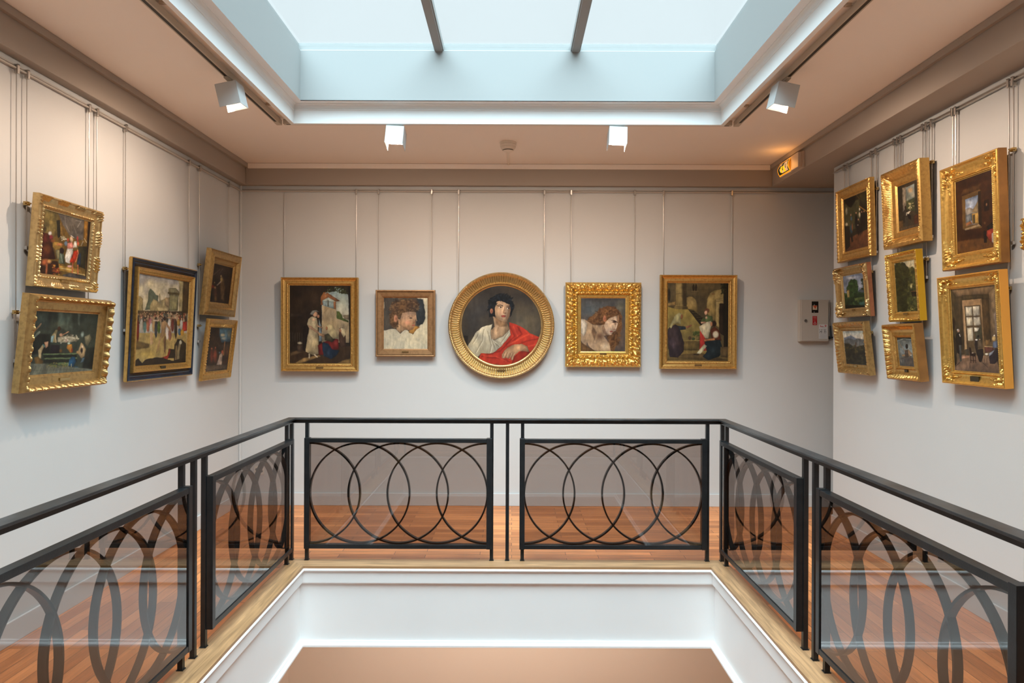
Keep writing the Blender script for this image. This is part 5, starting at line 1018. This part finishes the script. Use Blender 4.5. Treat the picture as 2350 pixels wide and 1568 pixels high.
# =================================================================== HANGING RODS
def rail(name, mb, label):
    o = mb.build(name, M['steel']); return tag(o, label, 'picture rail')
zr = ZRAIL
pr_m = mat('painted_rail', (0.50, 0.47, 0.43), 0.5)
b = MB(); b.box(XL + .022, XEND, YB - .012, YB, zr + .012, zr + .020); b.tube((XL + .02, YB - .018, zr), (XEND, YB - .018, zr), .006); b.box(XL + .022, XEND, YB - .019, YB, zr - .002, zr + .002)
tag(b.build('picture_rail', pr_m), 'thin grey picture rail along the top of the back wall', 'picture rail', 'picture rails')
b = MB(); b.box(XL, XL + .012, YN, YB - .03, zr + .012, zr + .020); b.tube((XL + .018, YN, zr), (XL + .018, YB - .03, zr), .006); b.box(XL, XL + .019, YN, YB - .03, zr - .002, zr + .002)
tag(b.build('picture_rail', pr_m), 'picture rail on the wall of the blue edged painting', 'picture rail', 'picture rails')
b = MB(); b.box(XR - .006, XR, YN, YR_END - .05, zr + .012, zr + .022); b.tube((XR - .020, YN, zr), (XR - .020, YR_END - .03, zr), .005); b.box(XR - .021, XR, YN, YR_END - .05, zr - .002, zr + .002)
tag(b.build('picture_rail', M['steel']), 'steel picture rail above the paintings beside the passage', 'picture rail', 'picture rails')

GR = 'steel rods hanging the paintings'
def rod(wall, px, py, zend, label, clamps=(), r=.0026, off=.018, clip=True):
    """wall: 'B', 'L' or 'R'; px, py: where the clip shows on the rail"""
    if wall == 'B': p = on_y(px, py, YB - off); p = Vector((p.x, YB - off, zr)); n = Vector((0, -1, 0)); s = Vector((1, 0, 0))
    elif wall == 'L': q = on_x(px, py, XL + off); p = Vector((XL + off, q.y, zr)); n = Vector((1, 0, 0)); s = Vector((0, 1, 0))
    else: q = on_x(px, py, XR - off); p = Vector((XR - off, q.y, zr)); n = Vector((-1, 0, 0)); s = Vector((0, -1, 0))
    e = empty('hanging_rod', p, label, 'hanging rod', GR)
    b = MB(); b.tube((0, 0, -.01), (0, 0, zend - zr), r, 8); b.build('rod', M['steel'], e, smooth=True)
    mw = Matrix(((s.x, -n.x, 0, 0), (s.y, -n.y, 0, 0), (0, 0, 1, 0), (0, 0, 0, 1)))
    if clip:
        b = MB(); b.box(-.008, .008, -.012, -.004, -.028, .020, mw=mw); b.box(-.008, .008, -.012, .012, .012, .020, mw=mw); b.box(-.008, .008, -.004, .010, -.028, -.010, mw=mw)
        b.build('clip', M['steel'], e, bevel=.002)
    for z in clamps:
        b = MB(); b.box(-.011, .011, -.010, .010, z - zr - .010, z - zr + .010, mw=mw); b.tube(mw @ Vector((-.02, -.002, z - zr)), mw @ Vector((.02, -.002, z - zr)), .005); b.tube(mw @ Vector((0, -.004, z - zr)), mw @ Vector((0, -.024, z - zr)), .004)
        b.build('clamp', M['brass'], e)
    if r > .003 or wall == 'L':
        b = MB(); b.box(-.007, .007, -.007, .007, zend - zr - .004, zend - zr + .014, mw=mw); b.build('end_stop', M['steel'], e)
    return e
names = ['the woman-in-white painting', 'the unfinished child head', 'the round portrait', 'the long-haired youth painting', 'the staircase painting']
xs = [(653.5, 818), (869, 991), (1052.5, 1249.5), (1311, 1457), (1523, 1679.5)]; zt = [1.95, 1.80, 1.88, 1.92, 1.97]
for nme, (a, c), z_ in zip(names, xs, zt):
    rod('B', a, 444, z_, 'steel rod from the rail to the left side of ' + nme, clip=a != 653.5)
    rod('B', c, 445, z_, 'steel rod from the rail to the right side of ' + nme)
zof = lambda px, py, X: on_x(px, py, X).z
XLr = XL + .018
for px, py, ex, ey, lb, cl in ((38, 157, 44, 830, 'long steel rod down to the near edge of the deathbed scene', [(43, 717)]), (62, 170, 60, 571, 'steel rod down the near edge of the carved crowd frame', [(64, 468)]),
        (204, 250, 204, 700, 'long steel rod behind the carved crowd frame to the deathbed scene', []), (222, 260, 222, 560, 'steel rod to the far top corner of the carved crowd frame', []),
        (288, 297, 289, 760, 'steel rod down the near edge of the blue edged painting', [(291, 617)]), (434, 377, 434, 700, 'steel rod to the far side of the blue edged painting', []),
        (458, 389, 459, 785, 'steel rod along the near edges of the two small corner paintings', [(463, 609), (464, 748)]), (525, 427, 525, 740, 'steel rod on the far side of the two small corner paintings', [])):
    rod('L', px, py, zof(ex, ey, XLr), lb, [zof(x, y, XLr) for x, y in cl])
XRr = XR - .018
for px, py, ex, ey, lb, cl in ((1938, 392, 1938, 560, 'steel rod behind the studio-with-bust painting nearest the passage', []), (1947, 388, 1947, 760, 'steel rod behind the column of paintings nearest the passage', []),
        (2012, 352, 2012, 580, 'steel rod down the near edge of the studio-with-bust painting', [(2012, 433)]), (2000, 359, 2006, 790, 'long steel rod past the scrolled frame to the mountain landscape', [(2003, 623), (2004, 763)]),
        (2053, 333, 2053, 500, 'steel rod behind the fluted frame, nearest the passage', []), (2061, 328, 2061, 700, 'middle of three steel rods behind the fluted frame', []), (2068, 324, 2068, 800, 'third steel rod behind the fluted frame from the passage', []),
        (2139, 290, 2139, 545, 'steel rod down the near edge of the fluted frame', [(2137, 373)]), (2127, 298, 2129, 638, 'steel rod down the near edge of the yellow sided frame', [(2125, 595)]), (2118, 301, 2135, 873, 'longest steel rod down to the bare-backed figure painting', [(2134, 788)]),
        (2187, 262, 2187, 560, 'steel rod behind the wide frame with the brown room', []), (2194, 259, 2194, 780, 'steel rod behind both large gold frames at their far side', []),
        (2316, 190, 2330, 770, 'thick steel rod down to the orange sided frame', [(2329, 660)]), (2326, 186, 2323, 560, 'steel rod down the near edge of the brown room painting', [(2319, 346)])):
    rod('R', px, py, zof(ex, ey, XRr), lb, [zof(x, y, XRr) for x, y in cl], r=.0036)

# =================================================================== TRACKS, SPOTLIGHTS
zt_ = HCAM + 1.585
def track(name, x0, x1, y0, y1, label):
    e = empty(name, ((x0 + x1) / 2, (y0 + y1) / 2, zt_), label, 'light track', 'lighting tracks')
    L = Vector(e.location); b = MB(); along = (y1 - y0) > (x1 - x0)
    def bx(a, c, d, f, z0, z1): b.box(a - L.x, c - L.x, d - L.y, f - L.y, z0 - L.z, z1 - L.z)
    bx(x0, x1, y0, y1, zt_ - .018, zt_ + .018)
    b.build('track_body', M['trackside'], e, bevel=.001)
    b = MB()
    if along: bx(x0 + .009, x1 - .009, y0 + .02, y1 - .02, zt_ - .0185, zt_ - .0165)
    else: bx(x0 + .02, x1 - .02, y0 + .009, y1 - .009, zt_ - .0185, zt_ - .0165)
    b.build('slot', M['slot'], e)
    b = MB(); bx(x0 if along else x0, x1, y0, y1, 0, 0)
    return e
TL0, TL1, TR0, TR1, TB0, TB1 = -1.738, -1.702, 1.622, 1.658, 5.094, 5.126
track('light_track', TL0, TL1, 0.6, TB0 - .03, 'ceiling track with one spotlight, over the blue edged painting side')
track('light_track', TR0, TR1, 0.6, TB0 - .03, 'ceiling track with one spotlight, on the exit sign side')
track('light_track', TL1 + .02, TR0 - .02, TB0, TB1, 'ceiling track with two spotlights facing the back wall')
for X, Y in [(-1.62, 1.56), (-1.62, 3.35), (-1.62, 4.80)]:
    for s_, tx in ((1, (TL0 + TL1) / 2), (-1, (TR0 + TR1) / 2)):
        xx = tx + s_ * .035
        b = MB(); b.box(xx - .006, xx + .006, Y - .004, Y + .004, zt_ + .016, ZC); b.box(xx - .014, xx + .014, Y - .012, Y + .012, ZC - .012, ZC); b.box(min(tx, xx), max(tx, xx), Y - .006, Y + .006, zt_ + .018, zt_ + .022)
        tag(b.build('track_bracket', M['trackside']), 'small cream bracket holding the %s track, %s' % ('blue-painting side' if s_ > 0 else 'exit-sign side', {1.56: 'nearest the viewer', 3.35: 'above mid track', 4.80: 'by the corner'}[Y]), 'bracket', 'track brackets')
for xx, lb in ((TL1 - .018, 'cream corner connector joining the tracks above the corner paintings'), (TR0 + .018, 'cream corner connector joining the tracks near the exit sign')):
    b = MB(); b.box(xx - .02, xx + .02, TB0 - .030, TB1 + .004, zt_ - .019, zt_ + .019); b.box(xx - .006, xx + .006, TB0 - .01, TB0, zt_, ZC)
    tag(b.build('track_connector', M['trackside'], bevel=.002), lb, 'connector', 'track corner connectors')

LIP = .0512
def spotlight(x, y, yaw, pitch, label, roll=0.0, power=SPOT_W, ztop=None, size=150, blend=.75):
    """yaw: direction the lamp throws its light (degrees, 0 = +Y)"""
    ztop = zt_ - .018 if ztop is None else ztop
    e = empty('track_spotlight', (x, y, ztop), label, 'spotlight', 'white track spotlights')
    Rz = Matrix.Rotation(math.radians(yaw), 4, 'Z')
    b = MB(); b.box(-.017, .017, -.006, .006, -.060, -.006, mw=Rz @ Matrix.Translation((0, -.012, 0))); b.box(-.05, .05, -.014, .014, -.012, .002, mw=Matrix.Rotation(math.radians(90) if abs(math.sin(math.radians(yaw))) > .5 else 0, 4, 'Z'))
    b.build('arm', M['trackside'], e, bevel=.002)
    mh = Rz @ Matrix.Translation((0, .0, -.040)) @ Matrix.Rotation(math.radians(pitch), 4, 'X') @ Matrix.Rotation(math.radians(roll), 4, 'Y')
    W, D, H, t = .066, .064, .134, .003
    b = MB()
    b.box(-W, W, -D, -D + t, -H, .0, mw=mh); b.box(-W, W, -D, D, .0, t, mw=mh)      # back plate, lid
    for s_ in (-1, 1):
        a, c = (W - t, W) if s_ > 0 else (-W, -W + t); b.box(a, c, -D, D, -H, .0, mw=mh)
    b.build('housing', M['lampwhite'], e, bevel=.0022)
    b = MB(); b.box(-W + t, W - t, -D + t, D - .006, -H + .066, -H + .069, mw=mh); b.build('reflector', M['glow'], e)
    b = MB(); b.box(-W + t, W - t, D - .008, D - .005, -H + LIP, -.0, mw=mh); b.build('cutoff_baffle', M['lampwhite'], e)  # hidden baffle added to cut the beam off below the soffit
    l = bpy.data.lights.new('spot_bulb', 'SPOT'); l.energy = power; l.color = SPOT_COL; l.spot_size = math.radians(size); l.spot_blend = blend; l.shadow_soft_size = .014
    lo = bpy.data.objects.new('spot_bulb', l); COL.objects.link(lo); lo.parent = e
    d = Rz.to_3x3() @ Vector((0, math.cos(math.radians(-36)), math.sin(math.radians(-36))))
    lo.location = mh @ Vector((0, .022, -H + .050)); lo.rotation_euler = d.to_track_quat('-Z', 'Y').to_euler()
    return e
spotlight((TL0 + TL1) / 2, 4.22, 90, -12, 'white square spotlight shining over the left hand track', roll=-4)
spotlight((TR0 + TR1) / 2, 4.20, -90, -12, 'white square spotlight on the track nearest the exit sign', roll=4)
p1, p2 = on_z(916, 292, zt_), on_z(1411, 294, zt_)
spotlight(p1.x, (TB0 + TB1) / 2, 0, -12, 'white spotlight above the unfinished child head', roll=3)
spotlight(p2.x, (TB0 + TB1) / 2, 0, -12, 'white spotlight above the long-haired youth painting', roll=3)
for x, s_ in (((TL0 + TL1) / 2, 90), ((TR0 + TR1) / 2, -90)):
    for y in (2.55, 1.05): spotlight(x, y, s_, -12, 'white spotlight on the %s part of the %s track' % ('middle' if y > 2 else 'nearest', 'left' if s_ > 0 else 'right'))
# unseen lamps added on the ceiling below to light its walls
for x, y, yaw, nm_ in ((-1.0, 5.35, 0, 'beneath the left front panel'), (0.0, 5.35, 0, 'beneath the middle post'), (1.0, 5.35, 0, 'beneath the right front panel'), (-1.75, 4.6, 90, 'beside the left lower wall')):
    spotlight(x, y, yaw, -10, 'unseen spotlight added under the ceiling of the storey below, ' + nm_, ztop=zb, power=LOW_W, size=160)

# =================================================================== SMALL FITTINGS
# smoke detector and its conduit
d0 = on_z(1166, 327, ZC)
e = empty('smoke_detector', (d0.x, d0.y, ZC), 'round cream smoke detector on the ceiling before the back wall', 'smoke detector')
b = MB(); b.lathe([(.066, 0), (.068, -.004), (.066, -.018), (.062, -.020), (.066, -.022), (.065, -.040), (.061, -.042), (.062, -.044), (.050, -.062), (.046, -.062)], (0, 0, 0), seg=48); b.build('body', M['plastic'], e, smooth=True)
b = MB(); b.lathe([(.046, -.060), (.040, -.061), (.040, -.068), (.044, -.0685), (.040, -.073), (.0, -.076)], (0, 0, 0), seg=48); b.build('cap', M['plastic'], e, smooth=True)
b = MB(); b.lathe([(.041, -.0625), (.041, -.0675)], (0, 0, 0), seg=48); b.build('vent', M['slot'], e)
b = MB(); b.box(d0.x - .008, d0.x + .008, d0.y + .06, SYB - .012, ZC - .012, ZC); tag(b.build('cable_conduit', M['plastic'], bevel=.002), 'cream cable conduit running from smoke detector to the back soffit', 'conduit')

# exit sign on the right soffit
za, zc_ = 2.965 + .015, 3.115
ys = on_x(1828, 375, SXR - .07).y; yf2 = on_x(1784, 400, SXR - .07).y
e = empty('exit_sign', (SXR, (ys + yf2) / 2, (za + zc_) / 2), 'glowing amber exit sign with green running man on the soffit', 'exit sign')
ly = (yf2 - ys) / 2; hz = (zc_ - za) / 2
b = MB(); b.box(-.022, 0, -ly, ly, -hz, hz); b.box(-.055, -.022, -ly + .006, -ly * .25, -hz + .006, hz - .006); b.box(-.05, -.022, -ly * .25, ly - .004, -hz + .004, -hz + .016); b.box(-.05, -.022, -ly * .25, ly - .004, hz - .016, hz - .004)
b.build('case', mat('yellowed_plastic', (0.58, 0.48, 0.38), .45), e, bevel=.003)
amber = emit('amber_lit_plastic', (1.0, 0.30, 0.015), 1.15); green = mat('dark_green_print', (0.012, 0.07, 0.025), .4); lit = emit('lit_yellow', (1.0, 0.50, 0.01), 1.25); peach = emit('lit_peach', (1.0, .47, .20), .85)
b = MB(); n = 10; y0_, y1_ = -ly * .22, ly - .006
def bow(k, off=0.0): t_ = math.pi * k / n; return (-.050 - off - .022 * math.sin(t_), -hz + .012 + (2 * hz - .024) * k / n)
for k in range(n):
    (xa, z_a), (xb, z_b) = bow(k), bow(k + 1); b.quad((xa, y0_, z_a), (xb, y0_, z_b), (xb, y1_, z_b), (xa, y1_, z_a))
b.build('lit_cover', amber, e, smooth=True)
b = MB()
def patch(u0, u1, v0, v1, off, bb, sl=0.0):
    m_ = 6
    for k in range(m_):
        a_, c_2 = v0 + (v1 - v0) * k / m_, v0 + (v1 - v0) * (k + 1) / m_
        def pt(u, v): x_, z_ = bow(v * n, off); return (x_, y1_ + (y0_ - y1_) * (u + sl * (v - v0)), z_)
        bb.quad(pt(u0, a_), pt(u1, a_), pt(u1, c_2), pt(u0, c_2))
b = MB(); patch(.12, .88, .12, .88, .0010, b); b.build('print_ground', peach, e)
b = MB(); patch(.06, .13, .1, .9, .002, b); patch(.86, .94, .1, .9, .002, b); patch(.06, .94, .86, .93, .002, b); patch(.06, .94, .08, .14, .002, b)
patch(.36, .56, .62, .86, .002, b); patch(.13, .3, .5, .75, .002, b, .2); patch(.44, .52, .30, .62, .002, b); patch(.13, .22, .12, .5, .002, b); patch(.72, .78, .35, .70, .002, b, -.15); patch(.20, .34, .14, .24, .002, b)
b.build('green_print', green, e)
b = MB(); patch(.28, .40, .18, .62, .003, b, .1); patch(.54, .68, .14, .60, .003, b, -.12); b.build('lit_figure', lit, e)
al = bpy.data.lights.new('exit_glow', 'POINT'); al.energy = .55; al.color = (1, .42, .10); al.shadow_soft_size = .04; ao = bpy.data.objects.new('exit_glow', al); COL.objects.link(ao); ao.parent = e; ao.location = (-.11, 0, 0)

# alarm cabinet on the back wall
c0 = on_y(1835.5, 688, YB - .05); c1 = on_y(1901.5, 784.5, YB - .05); cw, ch = c1.x - c0.x, c0.z - c1.z
e = empty('alarm_cabinet', (c0.x, YB, c1.z), 'grey metal wall cabinet with lock and stickers beside the passage', 'cabinet')
PX = lambda zx, zy: ((zx - 190) / 790 * cw, ch - (zy - 215) / 1180 * ch)
b = MB(); b.box(0, cw, -.05, 0, 0, ch); b.build('body', M['boxgrey'], e, bevel=.003)
b = MB(); b.box(.012, cw - .004, -.056, -.05, .006, ch - .004); b.build('door', M['boxgrey'], e, bevel=.002)
def st(name, x0, y0, x1, y1, m_, d=.0565, parent=None, t_=.0012):
    (a, c), (a2, c2) = PX(x0, y0), PX(x1, y1); return fbox(name, a, a2, -d - t_, -d + .0015, c2, c, m_, parent or e)
red = mat('red_label', (0.42, 0.015, 0.02), .4); wh = mat('white_label', (0.66, 0.68, 0.70), .5); ink = mat('dark_ink', (0.05, 0.055, 0.07), .6); pink = mat('pale_red_print', (0.65, 0.22, 0.2), .5); redp = mat('red_print', (0.5, 0.05, 0.05), .5)
w1 = st('switch_window', 508, 265, 688, 582, M['black'])
s1 = st('switch_flap', 530, 378, 652, 500, mat('cream_flap', (0.62, 0.56, 0.42), .4), .060); st('arrow', 545, 383, 645, 412, mat('orange_red', (0.6, .09, .03), .5), .0625, s1); st('arrow', 575, 412, 612, 450, bpy.data.materials['orange_red'], .0625, s1)
(a, c) = PX(594, 462); b = MB(); wq = .008; b.quad((a - wq, -.0645, c + .012), (a + wq, -.0645, c + .012), (a, -.0645, c - .006)); b.build('arrow', bpy.data.materials['orange_red'], s1)
for q in ((572, 362), (570, 562)):
    (a, c) = PX(*q); b = MB(); b.tube((a, -.056, c), (a, -.062, c), .0055); b.build('screw', M['steel'], e)
(a, c) = PX(340, 803); b = MB(); b.tube((a, -.052, c), (a, -.064, c), .013, 20); b.build('lock', M['steel'], e); b = MB(); b.box(a - .002, a + .002, -.0655, -.063, c - .008, c + .008); b.build('keyhole', M['black'], e)
s2 = st('red_label', 532, 676, 655, 928, red)
for r_ in ((548, 696, 640, 712), (556, 728, 640, 734), (556, 742, 640, 748), (560, 778, 640, 784), (560, 792, 600, 798), (560, 905, 630, 912)): st('print', *r_, pink, .058, s2)
(a, c), (a2, _), (_, cb) = PX(595, 828), PX(630, 900), PX(600, 895); b = MB(); dx_ = a2 - a
for q0, q1 in (((a, c), (a + dx_, cb)), ((a, c), (a - dx_, cb)), ((a - dx_, cb), (a + dx_, cb))): b.tube((q0[0], -.0585, q0[1]), (q1[0], -.0585, q1[1]), .0012, 6)
b.build('warning_triangle', wh, s2)
s3 = st('paper_label', 705, 908, 940, 1313, wh)
for r_ in ((738, 960, 830, 976), (738, 932, 750, 956)): st('print', *r_, redp, .058, s3)
(a, c) = PX(886, 948); b = MB(); b.tube((a, -.057, c), (a, -.0587, c), .0085, 24); b.build('red_emblem', redp, s3)
(a, c) = PX(886, 948); b = MB(); b.box(a - .0045, a + .0045, -.0592, -.0585, c + .001, c + .0035); b.box(a - .0012, a + .0012, -.0592, -.0585, c - .004, c + .002); b.build('emblem_mark', wh, s3)
rg = random.Random(4)
for cx_ in (735, 775, 850, 890):
    for k in range(5):
        y_ = 1050 + k * 24; x_ = cx_ + rg.uniform(-10, 10); st('handwriting', x_ - 12, y_, x_ + rg.uniform(6, 16), y_ + rg.uniform(7, 14), ink, .058, s3)
st('print', 780, 1000, 880, 1004, mat('grey_print', (.4, .42, .44), .6), .058, s3)
for k in range(6): st('ruled_line', 715, 1185 + k * 20, 930, 1187 + k * 20, bpy.data.materials['grey_print'], .058, s3)
# small striking tag hanging on a cord beside the cabinet
(a, c) = PX(1000, 250)
e2 = empty('break_glass_hammer', (c0.x + cw + .024, YB - .02, c1.z + ch), 'small dark hammer hanging on a cord beside the grey cabinet', 'hammer')
b = MB(); pts = [(0, 0, 0), (.006, 0, -.10), (.002, 0, -.19), (.006, 0, -.24)]
for q0, q1 in zip(pts[:-1], pts[1:]): b.tube(q0, q1, .0018, 6)
b.build('cord', mat('brown_cord', (.10, .05, .04), .7), e2)
hm = mat('blue_grey_plastic', (.03, .045, .06), .45)
b = MB(); b.tube((.006, 0, -.24), (.012, 0, -.34), .007, 8, r2=.010); b.build('handle', hm, e2)
b = MB(); b.tube((-.008, 0, -.352), (.030, 0, -.348), .015, 12, r2=.007); b.build('head', hm, e2)

# wall sockets low on the left wall
for (x0_, y0_2, x1_, y1_2), lb in (((583, 1070, 593, 1086), 'cream wall socket plate low on wall, farther one behind the glass'), ((594, 1074, 605, 1090), 'cream wall socket plate low on wall, nearer the back corner')):
    A_, B_ = on_y(x0_, y0_2, YB - .016), on_y(x1_, y1_2, YB - .016)
    e = empty('wall_socket', (A_.x, YB, B_.z), lb, 'socket'); W_ = B_.x - A_.x; H_ = A_.z - B_.z
    fbox('plate', 0, W_, -.010, 0, 0, H_, M['plastic'], e, bevel=.003); b = MB(); b.tube((W_ / 2, -.0108, H_ / 2), (W_ / 2, -.009, H_ / 2), .012, 16); b.build('outlet', M['slot'], e)
